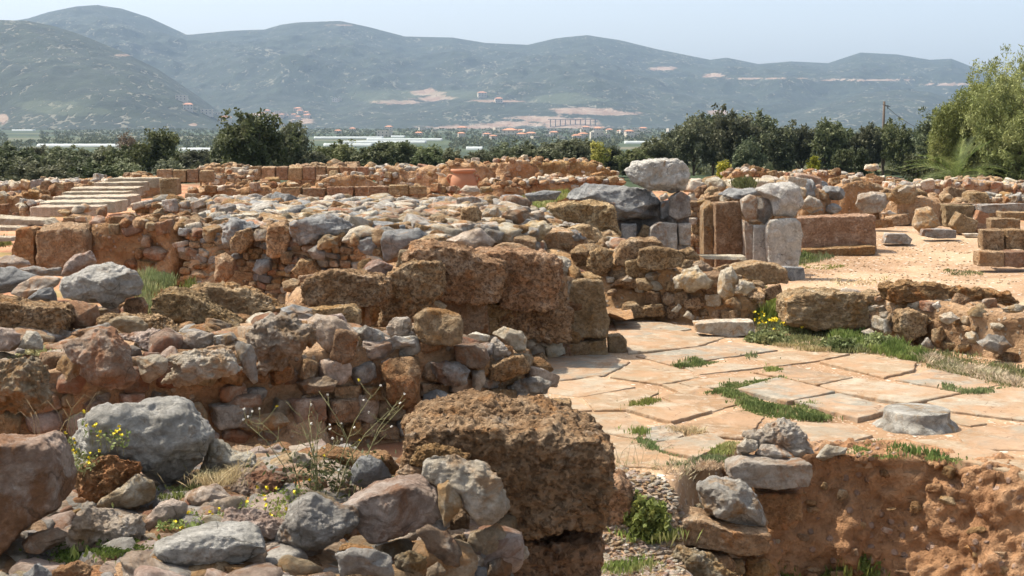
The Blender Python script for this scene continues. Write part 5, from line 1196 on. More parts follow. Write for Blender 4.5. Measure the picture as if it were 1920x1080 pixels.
# ---- terracotta jar
def jar():
    D = 33.0; x, _ = BD(869, D); z1 = zpy(317, D); H = 1.05; z0 = z1 - H
    t = thing('storage_jar', 'large terracotta storage jar standing among the far walls', 'jar', (x, D, z0))
    prof = [(0, 0), (.16, 0), (.20, .02), (.24, .25), (.29, .50), (.315, .70), (.30, .84), (.245, .93), (.225, .96), (.285, .985), (.295, 1.01), (.285, 1.05), (.25, 1.05), (.21, .98), (.22, .90), (.05, .6)]
    n = 48; V = [(r * math.cos(a / n * 2 * math.pi), r * math.sin(a / n * 2 * math.pi), z) for a in range(n) for r, z in prof]; m = len(prof)
    F = [(a * m + k, ((a + 1) % n) * m + k, ((a + 1) % n) * m + k + 1, a * m + k + 1) for a in range(n) for k in range(m - 1)]
    mk('jar_body', V, F, TERRA, t)
    for s in (-1, 1):
        P = [(s * .24, -.04, .90), (s * .33, -.05, .91), (s * .37, -.05, .84), (s * .33, -.04, .76), (s * .29, -.03, .74)]
        limb_mesh('handle', [(P, [.028, .03, .03, .03, .028])], TERRA, t, 8)
jar()

# ================================================================ plants near
GR = [  # region, outline, z, blades, height, width, material
 ('R6', "550,517 640,494 722,500 640,522 560,524", .0, 900, .05, .014, LWEED), ('R6', "905,530 950,524 968,534 920,542", .0, 260, .05, .014, LWEED),
 ('R6', "668,615 760,592 965,568 970,577 830,612 800,622 870,650 1000,672 1090,672 1160,700 1165,722 1120,736 1010,722 880,716 800,660 740,632 680,630", .0, 7000, .045, .016, LWEED),
 ('R6', "375,665 440,655 500,660 450,684 385,684", .0, 500, .06, .012, LGRASS), ('R6', "1590,600 1640,600 1720,622 1830,604 1850,612 1740,636 1680,634", .0, 900, .05, .014, LWEED),
 ('R6', "400,810 480,822 570,856 560,880 470,850", .0, 700, .04, .012, LWEED), ('R6', "690,850 790,820 800,850 760,868 700,880", .0, 600, .05, .012, LGRASS), ('R6', "540,760 620,768 700,790 640,790 560,780", .0, 300, .04, .01, LDRY),
 ('R6', "520,915 680,880 770,880 780,905 600,905", .0, 600, .05, .012, LGRASS), ('R6', "830,475 870,472 875,484 835,488", 0, 120, .05, .012, LWEED), ('R6', "385,766 440,768 440,790 395,785", 0, 200, .05, .01, LGRASS),
 ('R6', "870,350 930,290 985,330 1080,380 1200,395 1340,370 1420,420 1600,470 1740,480 1850,510 2000,540 2000,620 1850,600 1700,560 1540,520 1430,470 1180,465 1000,440 930,430 870,385", .0, 12000, .055, .014, LGRASS),
 ('R6', "1180,390 1290,400 1420,440 1540,480 1500,500 1300,462 1180,440", .0, 5000, .10, .022, LWEED), ('R6', "820,230 880,215 960,260 975,330 930,360 860,330 810,280", .05, 2600, .16, .022, LWEED),
 ('R6', "1540,480 1700,520 1900,570 1900,600 1700,560 1540,510", 0, 2500, .08, .012, LDRY), ('R6', "950,430 1100,440 1180,460 1100,460 960,448", 0, 700, .05, .012, LDRY),
 ('R6', "1250,835 1300,820 1400,845 1600,868 1680,880 1660,895 1500,880 1380,880 1270,860", .01, 1500, .05, .014, LWEED),
 ('B3', "1215,670 1245,670 1245,705 1225,705", 0, 150, .12, .02, LGRASS), ('R6', "1020,100 1100,70 1190,90 1120,110 1030,120", 0, 900, .10, .02, LGRASS), ('R6', "1020,118 1230,125 1150,140 1060,130", 0, 300, .05, .02, LGRASS),
 ('B4', "975,905 1020,910 1010,960 1160,965 1180,925 1390,935 1510,930 1510,952 1300,960 1050,980 975,975", 0, 6000, .12, .03, LGRASS), ('B4', "975,870 1160,870 1180,900 980,890", 0, 700, .10, .03, LGRASS), ('B4', "1330,990 1505,970 1505,1020 1400,1030", 0, 900, .07, .025, LGRASS),
 ('B4', "1190,1000 1250,998 1300,1012 1220,1018", 0, 300, .07, .025, LGRASS), ('B4', "560,1045 680,1000 720,1010 640,1065 570,1070", 0, 1500, .12, .025, LGRASS), ('R6', "1600,140 1760,150 1760,160 1650,165", 0, 260, .06, .02, LGRASS), ('R6', "1150,180 1400,170 1380,200 1200,205", 0, 260, .06, .02, LDRY),
 ('R1', "760,250 830,240 960,270 980,300 880,310 850,380 870,460 820,470 790,380 800,300", .72, 6500, .10, .014, LGRASS), ('R1', "1040,290 1100,300 1110,330 1050,320", .7, 400, .10, .012, LGRASS),
 ('P', "158,384 235,380 240,390 170,396", .35, 1400, .10, .03, LGRASS), ('P', "-10,452 12,446 20,462 0,466", .4, 400, .10, .03, LGRASS), ('P', "0,412 70,414 60,422 0,422", .4, 600, .07, .03, LGRASS), ('P', "15,382 60,382 50,392 15,392", .4, 500, .08, .03, LGRASS),
 ('B3', "230,440 300,390 420,380 500,370 480,400 380,430 300,480 240,480", .92, 3500, .12, .02, LGRASS), ('B3', "290,475 420,470 430,500 300,500", .85, 500, .10, .02, LGRASS), ('B3', "1420,310 1540,310 1540,345 1430,340", 1.35, 900, .12, .03, LOLIVE),
 ('B2', "1300,455 1390,450 1380,480 1300,490", .95, 700, .10, .02, LGRASS), ('B2', "1640,440 1900,400 1900,450 1720,480", .9, 1500, .12, .02, LGRASS),
 ('R4', "40,770 150,750 260,760 300,800 200,843 40,843", -.4, 900, .06, .012, LGRASS), ('R4', "150,620 360,620 390,690 200,700 140,680", -.3, 1800, .12, .016, LGRASS), ('R4', "280,330 460,350 420,420 300,430 200,420", -.05, 700, .07, .01, LDRY), ('R4', "80,380 220,400 200,470 100,460", -.15, 900, .14, .008, LDRY),
 ('R4', "820,770 1000,740 1180,780 1320,830 1300,880 820,880", -.93, 4500, .16, .02, LWEED), ('R4', "330,380 620,350 620,372 350,400", 0, 400, .04, .01, LDRY),
 ('R2', "960,880 1000,870 1290,760 1500,760 1480,820 1200,800 1050,830 900,870", .84, 1300, .03, .016, LWEED), ('R2', "560,940 760,890 760,920 620,980", .86, 900, .05, .016, LWEED), ('R2', "320,900 560,960 540,1000 340,1000", .80, 700, .04, .016, LWEED), ('R2', "1290,640 1700,560 1760,640 1600,740 1440,720", .84, 1100, .045, .005, LGRASS),
 ('R2', "1120,500 1330,480 1340,560 1200,600 1120,560", .92, 900, .09, .005, LDRY), ('R2', "860,600 1120,600 1080,660 880,660", .86, 700, .04, .012, LWEED),
]
for k, (rg, s, z, n, h, w, m) in enumerate(GR): grass('dry_grass' if m is LDRY else 'grass', poly(rg, s), z, n, h, w, m, seed=100 + k)
for lb, P, z, rad, n, lf, m in [('bright green round leaved bush beside the pale lumpy stone', (1212, 1003), -.3, (.23, .24, .32), 2800, .035, LWEED),
                                ('small green clump in the weeds along the low rubble wall', (1575, 655), 0, (.26, .3, .16), 1600, .035, LWEED), ('yellowish green leafy clump by the foot of the low rubble wall', (1648, 652), 0, (.22, .25, .2), 1500, .03, LGRASS),
                                ('spreading weed with toothed leaves below the end block of the low wall', (1440, 640), 0, (.3, .3, .14), 1600, .035, LWEED), ('green leafy weed growing on the second wall at the left', (70, 700), .72, (.42, .3, .2), 4200, .022, LGRASS),
                                ('trailing green weed hanging over the edge of the second wall', (122, 745), .60, (.09, .12, .22), 1000, .02, LGRASS), ('weed hiding in the ditch at the bottom', (1625, 1075), -.9, (.25, .25, .3), 1200, .03, LWEED)]:
    x, y = G(P[0], P[1], z); t = thing('leafy_weed', lb, 'plant', (x, y, z)); leafy('foliage', (x, y, z), rad, n, lf, m, n % 97, parent=t)
def flower_patch(label, P_px, z, n, h, seed, leaves=True, petal=.009):
    r = random.Random(seed); rs = np.random.RandomState(seed); W = [G(a, b, z) for a, b in P_px]; cx = sum(w[0] for w in W) / len(W); cy = sum(w[1] for w in W) / len(W)
    t = thing('flowering_weed', label, 'plant', (cx, cy, z)); lo = np.min(W, axis=0); hi = np.max(W, axis=0); heads = []; paths = []
    while len(heads) < n:
        p = rs.uniform(lo, hi)
        if not inpoly(W, p[:1], p[1:])[0]: continue
        H = h * rs.uniform(.5, 1.2); q = (p[0] - cx + rs.uniform(-.03, .03), p[1] - cy + rs.uniform(-.03, .03), H); heads.append(q)
        paths.append(([(p[0] - cx, p[1] - cy, -.02), ((p[0] - cx + q[0]) / 2 + .006, (p[1] - cy + q[1]) / 2, H * .55), q], [.0013, .0011, .0009]))
    limb_mesh('stem', paths, STEMG, t, 4)
    C = np.repeat(np.array(heads), 5, axis=0); a = rand_unit(rs, len(C)) ; b = np.cross(a, rand_unit(rs, len(C)))
    quads_to_mesh('flower_heads', C + a * petal * .5, a * petal * .8, b * petal * .8, YEL, t)['kind'] = 'stuff'
    if leaves:
        m = n * 45; p = rs.uniform(lo, hi, (m, 2)); k = inpoly(W, p[:, 0], p[:, 1]); p = p[k]; C = np.stack([p[:, 0] - cx, p[:, 1] - cy, rs.uniform(0, h * .7, len(p))], 1)
        a = rand_unit(rs, len(C)); b = np.cross(a, rand_unit(rs, len(C))); quads_to_mesh('leaves', C, a * .009, b * .007, LWEED, t)
flower_patch('yellow flowered clover cushion on the left flank of the largest grey boulder', poly('R2', "320,350 420,330 560,340 620,400 560,470 440,520 340,520 310,430"), 1.0, 30, .05, 5)
flower_patch('few yellow flowers climbing over the front of the largest grey boulder', poly('R2', "440,240 560,230 740,330 700,390 560,350 460,300"), 1.10, 16, .08, 6)
flower_patch('yellow flowered creeper between the wedge of pink stone and orange-topped one', poly('R2', "900,740 1100,720 1300,740 1290,790 1050,830 880,830"), .88, 18, .03, 7)
flower_patch('scattered yellow flowers around the crusty pinkish stone', poly('R2', "1330,680 1480,620 1750,580 1720,720 1480,820 1380,780"), .90, 12, .035, 8)
flower_patch('yellow flowers at the foot of the low wall end block', poly('R6', "870,350 1050,370 1080,400 950,400 870,375"), 0, 50, .16, 9, petal=.02)
# tall dried weed with white and yellow heads, rooted between the stones of the nearest wall
def tall_weed():
    r = random.Random(3); rs = np.random.RandomState(3); x, y = G(615, 905, .9); t = thing('dried_weed', 'tall spindly weed with white fluffy heads growing among the stones of the nearest wall', 'plant', (x, y, .88))
    paths, W, Yh, bud = [], [], [], []
    for k in range(14):
        bx_, by_ = r.uniform(-.16, .16), r.uniform(-.1, .1); H = r.uniform(.2, .46); lx = r.uniform(-.26, .26); ly = r.uniform(-.12, .12)
        P = [(bx_, by_, -.03), (bx_ + lx * .2, by_ + ly * .2, H * .35), (bx_ + lx * .55, by_ + ly * .5, H * .72), (bx_ + lx, by_ + ly, H)]
        paths.append((P, [.0028, .0022, .0017, .001]))
        for j in range(r.randint(3, 8)):
            f = r.uniform(.35, 1); i = min(2, int(f * 3)); g = f * 3 - i; a = np.array(P[i]) * (1 - g) + np.array(P[i + 1]) * g if i < 3 else np.array(P[3])
            e = a + [r.uniform(-.07, .07), r.uniform(-.05, .05), r.uniform(.01, .08)]; m = (a + e) / 2 + [0, 0, -.006]
            paths.append(([tuple(a), tuple(m), tuple(e)], [.0013, .001, .0008])); (W if r.random() < .30 else Yh if r.random() < .12 else bud).append(e)
    limb_mesh('stem', paths, STEMG, t, 4)
    for nm, L_, m, s, n in (('fluffy_heads', W, WHT, .008, 14), ('flower_heads', Yh, YEL, .009, 8), ('buds', bud, STEMG, .005, 6)):
        C = np.repeat(np.array(L_), n, axis=0); C = C + rand_unit(rs, len(C)) * s * .5; a = rand_unit(rs, len(C)); b = np.cross(a, rand_unit(rs, len(C)))
        quads_to_mesh(nm, C, a * s * .55, b * s * .35, m, t)['kind'] = 'stuff'
    C = rs.normal(size=(500, 3)) * [.13, .09, .05] + [0, 0, .06]; a = rand_unit(rs, 500); b = np.cross(a, rand_unit(rs, 500)); quads_to_mesh('leaves', C, a * .016, b * .007, LOLIVE, t)
tall_weed()
def twigs(label, P, z, n, h, seed):
    r = random.Random(seed); x, y = G(P[0], P[1], z); t = thing('dry_stalks', label, 'plant', (x, y, z)); paths = []
    for k in range(n):
        a = r.uniform(-.15, .15); H = h * r.uniform(.5, 1); l = r.uniform(-.15, .15); paths.append(([(a, 0, 0), (a + l * .4, .02, H * .7), (a + l, .03, H), (a + l * 1.5, .05, H * .85)], [.0018, .0015, .001, .0007]))
    limb_mesh('stalk', paths, LDRY, t, 4)
twigs('pale dry curved stalks left of the largest grey boulder', (105, 830), .9, 12, .28, 4)
twigs('thin green stalks with seed heads left of the brown post-like block', (1190, 885), -.05, 8, .3, 5)

# gravel on the floor of the court and the sunken corner
def gravel(label_px, z, n, size, seed, mix):
    r = random.Random(seed); W = [G(a, b, z) for a, b in label_px]; lo = np.min(W, axis=0); hi = np.max(W, axis=0); it = []
    rs = np.random.RandomState(seed); p = rs.uniform(lo, hi, (n * 3, 2)); k = inpoly(W, p[:, 0], p[:, 1]); p = p[k][:n]; gzv = fnA(p[:, 0], p[:, 1]) if z > .5 else ground_z(p[:, 0], p[:, 1])
    for (x, y), zg in zip(p, gzv):
        s = r.uniform(*size) ; it.append(((x, y, zg + s * .1), (s * 1.3, s, s * .5), rot_m(r), pick(r, mix), r.randrange(99)))
    join_rocks(it, 'gravel')
gravel(poly('R4', "20,560 150,600 300,650 420,700 420,860 20,860"), -.4, 1500, (.012, .05), 3, [(PALE, 3), (PINK, 2), (TAN, 2)])
gravel(poly('R6', "1040,130 1330,80 1700,60 1920,200 1450,190 1300,200 1060,200"), 0, 500, (.012, .035), 4, [(TAN, 3), (OCHRE, 3)])
gravel(poly('P', "0,640 120,700 300,900 650,760 900,900 650,1000 0,1060"), .86, 500, (.01, .035), 6, MX)

# ================================================================ trees and shrubs beyond the ruins
def P3(px, D, z): x, y = BD(px, D); return (x, y, z)
protoD = [make_tree('evergreen_tree', 'x', 'tree', P3(0, 100, -1), 4.6, 4.6, LDARK, 200 + k, n_cl=260, per=34, cl_r=.34, leaf=.13, z0=.1, lobes=9) for k in range(5)]
for o, lb, (px, py, D) in zip(protoD, ['dark evergreen tree at the left end of the right-hand tree row', 'tallest dark evergreen tree of the row behind the standing stones', 'dark olive green tree directly under the wire end of the pole',
                                  'dark evergreen tree just left of the utility pole', 'dark evergreen tree just right of the utility pole'],
                         [(1262, 240, 105), (1370, 208, 100), (1740, 235, 95), (1618, 238, 100), (1690, 240, 98)]):
    h = CAMZ - D * tan_at(py) + 1.2; o.location = P3(px, D, -1.2); o['label'] = lb; o.scale = (h / 4.6 * .85,) * 2 + (h / 4.6,); o['group'] = 'row of dark trees behind the ruins'
rT = random.Random(5)
rowlab = ['second dark tree from the left end of the tree row', 'bushy tree between the second and the tallest in the row', 'dark brownish tree right of the tallest one in the row', 'rounded dark tree with a gap of hills above it', 'lower dark tree behind the ragged skyline wall',
          'dark tree above the balanced grey boulder', 'tree with a dense dark top above the tall reddish earth wall', 'tree in the dip left of the utility pole', 'low front tree in the shade of the row, above the small yellow green cypress', 'far dark tree behind the pole base', 'dark tree with a feathery top touching the great light green tree', 'smallest bush-like tree at the foot of the row']
for lb, (px, py, D) in zip(rowlab, [(1300, 226, 104), (1335, 228, 108), (1420, 222, 103), (1460, 246, 100), (1230, 262, 96), (1500, 240, 105), (1545, 236, 101), (1585, 246, 107), (1400, 268, 90), (1655, 236, 110), (1762, 222, 92), (1580, 285, 86)]):
    h = (CAMZ - D * tan_at(py) + 1.2) * 1.06
    copy_tree(protoD[rT.randrange(5)], P3(px, D, -1.2), rT.uniform(0, 6.28), (h / 4.6 * 1.0, h / 4.6 * 1.0, h / 4.6), lb, 'row of dark trees behind the ruins')
make_tree('dark_bush', 'big dark bushy tree rising above the far left ruins', 'tree', P3(478, 70, -.6), 4.2, 3.6, LDARK, 31, n_cl=420, per=34, cl_r=.26, leaf=.10, z0=0, lobes=11)
copy_tree(protoD[2], P3(545, 74, -.6), 1.0, (.55, .6, .68), 'lower shoulder of dark shrub right of the big bushy tree', 'dark shrubs along the edge of the site')
copy_tree(protoD[4], P3(425, 72, -.6), 2.0, (.45, .5, .62), 'dark shrub at the left foot of the big bushy tree', 'dark shrubs along the edge of the site')
make_tree('olive_bush', 'grey green rounded bush above the far staircase', 'bush', P3(292, 78, -1), 3.6, 3.1, LOLIVE, 41, n_cl=320, per=36, cl_r=.26, leaf=.09, z0=0, lobes=8)
make_tree('bare_tree', 'reddish nearly leafless tree beyond the grey green bush', 'tree', P3(247, 115, -1), 2.3, 2.9, LBROWN, 51, n_cl=90, per=22, cl_r=.30, leaf=.07, z0=.8)
k = 0
SH = [(-30, 296, 64), (25, 300, 66), (75, 303, 62), (130, 302, 67), (185, 304, 63), (240, 304, 66), (310, 303, 64), (372, 305, 66), (-20, 268, 88), (30, 272, 84), (70, 276, 90), (112, 278, 85), (150, 277, 92), (195, 276, 86), (235, 278, 83), (330, 280, 90), (365, 283, 86), (395, 287, 88), (590, 283, 84), (625, 268, 92), (660, 276, 96), (700, 270, 90), (735, 268, 98), (770, 268, 94), (810, 276, 90), (850, 281, 95), (890, 284, 92), (930, 276, 100), (965, 272, 96), (1000, 270, 92), (1040, 268, 94),
      (1075, 264, 90), (1105, 268, 94), (1150, 276, 98), (1190, 280, 92), (1225, 274, 98)]
shl = ['low foliage at the very left', 'low foliage over the pale rubble line', 'low foliage left of the stairs', 'low foliage above the top step', 'low foliage over the stair end block', 'low foliage below the bare tree', 'low foliage below the grey green bush', 'low foliage left of the big bushy tree', 'edge of the photo', 'low wall line at the left', 'end of the pale rubble line', 'white strip of greenhouse', 'middle of the greenhouse strip', 'staircase', 'reddish bare tree', 'grey green bush', 'short white greenhouse', 'big dark bushy tree', 'row of tan boulders', 'tan boulders, taller', 'ashlar row', 'ashlar row end', 'brown rubble mass', 'brown rubble mass, darker', 'jar', 'jar, rounder', 'square red wall mass', 'square red wall mass, taller', 'ragged red wall', 'ragged red wall, paler', 'village', 'village, densest', 'perched boulder', 'perched boulder, lower', 'gap beside the perched boulder', 'first tree of the dark row']
for (px, py, D), w_ in zip(SH, shl):
    h = CAMZ - D * tan_at(py + 3) + 1.2; s = h / 4.6
    copy_tree(protoD[rT.randrange(5)], P3(px, D, -1.2), rT.uniform(0, 6.28), (s * 1.75, s * 1.3, s * 1.03), 'dark hedge shrub behind the ruins, by the ' + w_, 'dark shrubs along the edge of the site')
for lb, px, py, D, w, m, sd in [('great feathery light green tree filling the right edge', 1945, 116, 60, 7.4, LTAM, 61), ('feathery light green tree, lower left shoulder of the great one', 1850, 152, 63, 6.0, LTAM, 62), ('pale feathery bush low beside the palm', 1795, 205, 62, 3.8, LTAM, 63), ('green feathery tree beyond the photo edge', 2010, 140, 60, 4.6, LTAM, 64)]:
    h = CAMZ - D * tan_at(py) + 1.0
    make_tree('feathery_tree', lb, 'tree', P3(px, D, -1), w, h, m, sd, n_cl=1500, per=60, cl_r=.24, leaf=.04, z0=.1, droop=.12, elong=3.5, lobes=16, trunk_r=.16, fill=.5)
for lb, px, py, D, w, m, sd in [('rounded mid green bush left of the palm', 1712, 292, 62, 1.8, LOLIVE, 71), ('dark green bush right of the palm', 1868, 284, 62, 2.2, LDARK, 72), ('olive bush under the light green tree at the right edge', 1915, 290, 60, 1.8, LOLIVE, 73), ('yellowish leafy shrub in front of the dark tree row', 1612, 280, 70, 1.3, LOLIVE, 74),
                                ('small bright yellow green cypress-like shrub left of the flat red wall', 1355, 305, 58, .7, LYEL, 75), ('second small yellow green shrub beyond the flat red wall', 1522, 296, 62, .5, LYEL, 76), ('yellow tinged bush above the ragged red wall', 1122, 268, 80, 1.3, LYEL, 77)]:
    h = CAMZ - D * tan_at(py) + .8
    make_tree('shrub', lb, 'bush', P3(px, D, -.8), w, h, m, sd, n_cl=120, per=30, cl_r=.16, leaf=.06, z0=0)
def palm():
    t = thing('palm_tree', 'low fan of arching palm fronds at the foot of the light green tree', 'palm', P3(1790, 57, -.6)); rs = np.random.RandomState(8); r = random.Random(8)
    limb_mesh('trunk', [([(0, 0, -.2), (0, 0, .5), (.02, 0, 1.0)], [.22, .2, .16])], BARK, t, 10)
    for k in range(34):
        a = k * 2.399; el = r.uniform(.25, 1.35); Ln = r.uniform(1.6, 2.4); P = []; C, A, B_ = [], [], []
        dr = Vector((math.cos(a) * math.cos(el), math.sin(a) * math.cos(el), math.sin(el))); p = Vector((0, 0, .95)); v = dr.copy()
        for j in range(14):
            P.append(tuple(p)); p = p + v * (Ln / 14); v.z -= .085; v.normalize()
        V, F = [], []
        for j in range(1, 14):
            q = Vector(P[j]); tt = (Vector(P[j]) - Vector(P[j - 1])).normalized(); side = tt.cross(Vector((0, 0, 1))).normalized(); up = side.cross(tt)
            for u in range(3):
                qq = q + tt * (u * Ln / 42)
                for s in (-1, 1):
                    e = (side * s * .8 + tt * .75 + up * .25).normalized() * (.42 * math.sin(min(1, j / 13 + .12) * 2.7) + .06); b = len(V)
                    V += [qq + tt * .012, qq - tt * .012, qq + e]; F.append((b, b + 1, b + 2))
        f = mk('frond', [tuple(v_) for v_ in V], F, LWEED, t, smooth=False)
palm()
# utility pole with its wire
pz = -1.0; x, y = BD(1652, 120); zt = zpy(190, 120)
UP = thing('utility_pole', 'bare wooden utility pole above the dark tree row', 'pole', (x, y, pz))
limb_mesh('pole', [([(0, 0, -.3), (0, 0, 2), (.01, 0, zt - pz)], [.13, .115, .095])], POLEW, UP, 10)
limb_mesh('crossbar', [([(-.12, -.1, zt - pz - .25), (.5, -.1, zt - pz - .45)], [.03, .03])], POLEW, UP, 6)
limb_mesh('insulator', [([(.30, -.1, zt - pz - .62), (.30, -.1, zt - pz - .30)], [.05, .03])], WIRE, UP, 6)
x2, z2 = atD(1735, 246, 116)
wp_ = [(x + (x2 - x) * k / 10, y - 4 * k / 10, zt - .25 + (z2 - zt + .25) * k / 10 - .25 * math.sin(k / 10 * math.pi)) for k in range(11)]
wr = limb_mesh('power_wire', [(wp_, [.022] * 11)], WIRE, None, 5); tag(wr, 'black wire slanting down from the pole top into the trees', 'wire')

# ================================================================ valley: orchards, greenhouses, houses, viaduct
def orchard():
    rs = np.random.RandomState(4); n = 26000
    y = 130 * np.exp(rs.uniform(0, 1, n) * math.log(2500 / 130)); px = rs.uniform(-300, 2300, n); x = (px - 960) / FPX * y
    d = fbm(np.stack([x / 60, y / 160, x * 0], 1), 3); k = d > -.28; x, y = x[k], y[k]; n = len(x)
    
    for a, b, D in GHX:
        q = (960 + x / y * FPX > a - 12) & (960 + x / y * FPX < b + 12) & (y > D * .55) & (y < D + 15); x, y = x[~q], y[~q]
    n = len(x); s = rs.uniform(1.3, 2.4, n) * np.clip(y / 700, .8, 1.6); z = ground_z(x, y)
    per = 14; C = np.repeat(np.stack([x, y, z + s * .55], 1), per, axis=0) + rand_unit(rs, n * per) * (np.repeat(s, per) * rs.uniform(.3, .62, n * per))[:, None] * [1.2, 1.2, .75]
    a = rand_unit(rs, n * per); b = np.cross(a, rand_unit(rs, n * per)); ss = (np.repeat(s, per) * rs.uniform(.2, .36, n * per))[:, None]
    o = quads_to_mesh('orchard_woods', C, a * ss, b * ss, LDARK); o['kind'] = 'stuff'
GHX = []
def shed(label, px0, px1, py, D, w=8, h=3.2):
    D = max(330.0, min([float(q) for q in np.arange(320, 2600, 10)], key=lambda q: abs(zpy(py, q) - gz(0, q) - 2.6)))
    x0, _ = BD(px0, D); x1, _ = BD(px1, D); zb = ground_z(np.array([x0]), np.array([D]))[0]; h = 2.1; GHX.append((px0, px1, D))
    t = thing('greenhouse', label, 'greenhouse', ((x0 + x1) / 2, D, zb)); n = max(2, int(abs(x1 - x0) / 9)); V, F = [], []; L_ = x1 - x0
    m = 9
    for i in range(n * 8 + 1):
        u = i / (n * 8); bul = .05 * abs(math.sin(u * n * math.pi))
        for k in range(m):
            a = math.pi * k / (m - 1); V.append((-L_ / 2 + L_ * u, math.cos(a) * w, (h - bul * h) * (max(0.0, math.sin(a)) ** .6)))
    for i in range(n * 8):
        for k in range(m - 1): F.append((i * m + k, (i + 1) * m + k, (i + 1) * m + k + 1, i * m + k + 1))
    F.append(tuple(range(m))); F.append(tuple(n * 8 * m + k for k in reversed(range(m))))
    mk('plastic_cover', V, F, GHOUSE, t)
for i, (a, b, py, D) in enumerate([(78, 232, 268, 420), (342, 408, 275, 330), (592, 720, 255, 760), (640, 800, 262, 600), (610, 700, 267, 520), (690, 830, 258, 690), (875, 905, 273, 480), (1380, 1430, 262, 700), (1170, 1240, 262, 640), (30, 70, 242, 1500), (1205, 1235, 266, 560), (735, 760, 253, 900)]):
    shed(['long white greenhouse roof behind the left hedge', 'short white greenhouse roof left of the big dark bushy tree', 'white greenhouse strip, upper left of the cluster in the valley', 'longest pale greenhouse in the valley cluster', 'nearest short greenhouse below the valley cluster', 'greenhouse at the right of the valley cluster',
          'tiny white greenhouse above the skyline walls', 'greenhouse glimpsed between the right-hand trees', 'pale greenhouse right of the village', 'thin distant greenhouse streak at far left', 'small greenhouse below the one right of the village', 'farthest greenhouse of the valley cluster'][i], a, b, py, D, w=6)
orchard()
def house_proto(w, d, h, roof):
    t = thing('house', 'x', 'house'); V = [(sx * w / 2, sy * d / 2, z) for z in (-3, h) for sx, sy in ((-1, -1), (1, -1), (1, 1), (-1, 1))]
    mk('wall', V, [(0, 1, 5, 4), (1, 2, 6, 5), (2, 3, 7, 6), (3, 0, 4, 7), (4, 5, 6, 7)], HWALL, t, smooth=False)
    if roof:
        e = .5; R = [(-w / 2 - e, -d / 2 - e, h + .02), (w / 2 + e, -d / 2 - e, h + .02), (w / 2 + e, d / 2 + e, h + .02), (-w / 2 - e, d / 2 + e, h + .02), (-w * .22, 0, h + 1.9), (w * .22, 0, h + 1.9)]
        mk('roof', R, [(0, 1, 5, 4), (1, 2, 5), (2, 3, 4, 5), (3, 0, 4), (3, 2, 1, 0)], HROOF, t, smooth=False)
    V, F = [], []
    for k in range(3):
        for j in range(2):
            cx_ = -w / 3 + k * w / 3; cz_ = 1.6 + j * 3; b = len(V)
            if cz_ + 1 > h: continue
            V += [(cx_ - .5, -d / 2 - .01, cz_ - .6), (cx_ + .5, -d / 2 - .01, cz_ - .6), (cx_ + .5, -d / 2 - .01, cz_ + .7), (cx_ - .5, -d / 2 - .01, cz_ + .7)]; F.append((b, b + 1, b + 2, b + 3))
    mk('window', V, F, WIRE, t, smooth=False)
    return t
hp = [house_proto(11, 9, 6, True), house_proto(14, 10, 6.5, True), house_proto(10, 9, 3.6, False), house_proto(13, 9, 6.4, False)]
first = [True] * 4; rH = random.Random(8)
def hill_at(px, py):
    k = np.argmin(((HPX - px) ** 2 + ((HPY - py) * 1.0) ** 2) + np.where(HVIS, 0, 1e6)); return HV[k]
def put_house(px, py, lb, grp, plain_D=None, s=1.0):
    j = rH.randrange(4)
    if plain_D: x, _ = BD(px, plain_D); loc = (x, plain_D, gz(x, plain_D))
    else: v = hill_at(px, py); loc = tuple(v)
    if first[j]: o = hp[j]; first[j] = False; o.location = loc; o.rotation_euler = (0, 0, rH.uniform(-.5, .5)); o['label'] = lb; o['group'] = grp; o.scale = (s,) * 3
    else: copy_tree(hp[j], loc, rH.uniform(-.5, .5), s, lb, grp)
for k in range(26): put_house(rH.uniform(450, 585), 0, '', '') if 0 else put_house(rH.gauss(515, 34), rH.gauss(220, 7), 'one of the small red roofed houses of the hamlet on the lower left slope', 'houses of the hamlet on the lower left slope', s=rH.uniform(.9, 1.3))
for px, py, lb in [(342, 190, 'lone pale house on the dark slope at the left'), (351, 205, 'white house just below the lone pale one on the left slope'), (388, 216, 'white house left of the hamlet on the lower slope'), (408, 215, 'house with a red roof left of the hamlet'), (425, 230, 'blocky pink building just below the hamlet'), (632, 191, 'white house with terraces alone in the middle of the slope'),
                   (905, 183, 'pale house on the green terrace above the quarry'), (935, 192, 'house at the right end of the green terrace')]:
    put_house(px, py, lb, 'single houses on the slopes', s=1.6)
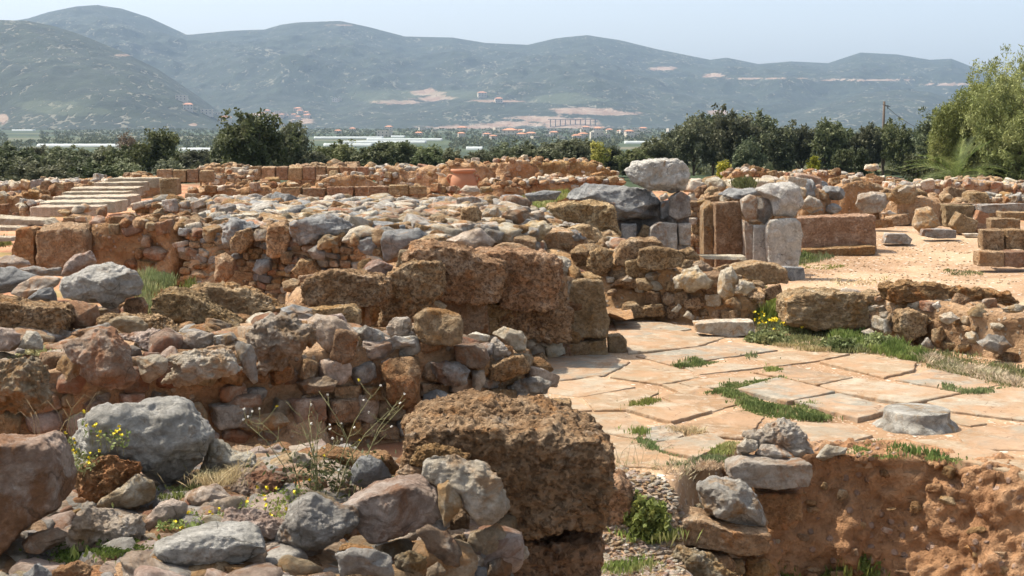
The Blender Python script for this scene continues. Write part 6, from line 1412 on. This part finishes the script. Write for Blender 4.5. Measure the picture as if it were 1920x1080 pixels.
for k in range(64):
    D = rH.uniform(1300, 2200); put_house(rH.choice((rH.gauss(1000, 90), rH.gauss(1130, 60), rH.uniform(560, 1420))), 0, 'one of the small white houses of the valley village', 'houses of the valley village', plain_D=D, s=rH.uniform(.55, 1.05))
def viaduct():
    a, b = hill_at(1040, 232), hill_at(1105, 226); a = Vector(a); b = Vector(b); m = (a + b) / 2; t = thing('road_viaduct', 'grey road viaduct on piers crossing below the red cuttings', 'bridge', tuple(m)); zt = max(a.z, b.z) + 2
    dx = (b - a).normalized(); V, F = [], []
    def bx_(c, sx, sy, sz, nm):
        V = [(c[0] + i * sx / 2, c[1] + j * sy / 2, c[2] + k * sz / 2) for k in (-1, 1) for i, j in ((-1, -1), (1, -1), (1, 1), (-1, 1))]
        mk(nm, V, [(0, 1, 5, 4), (1, 2, 6, 5), (2, 3, 7, 6), (3, 0, 4, 7), (4, 5, 6, 7), (3, 2, 1, 0)], CONC, t, smooth=False)
    L_ = abs(b.x - a.x) + 30; Y0 = min(a.y, b.y) - 30 - m.y
    bx_((0, Y0, zt - m.z), L_, 8, 1.3, 'deck')
    for k in range(10): bx_((-L_ / 2 + L_ * (k + .5) / 10, Y0, (zt - m.z) - .9 - 9), 1.8, 5, 18, 'pier')
viaduct()

# ================================================================ the air
def haze():
    V = [(x, y, z) for z in (-20, 950) for x, y in ((-9000, -150), (9000, -150), (9000, 8200), (-9000, 8200))]
    m = bpy.data.materials.new('haze_air'); m.use_nodes = True; nt = m.node_tree; nt.nodes.clear(); o = nt.nodes.new('ShaderNodeOutputMaterial'); v = nt.nodes.new('ShaderNodeVolumePrincipled')
    v.inputs['Color'].default_value = (.52, .72, 1.0, 1); v.inputs['Density'].default_value = 0.9e-4; v.inputs['Anisotropy'].default_value = 0.0
    nt.links.new(v.outputs[0], o.inputs['Volume'])
    h = mk('haze', V, [(3, 2, 1, 0), (4, 5, 6, 7), (0, 1, 5, 4), (1, 2, 6, 5), (2, 3, 7, 6), (3, 0, 4, 7)], m, smooth=False); h['kind'] = 'stuff'
haze()
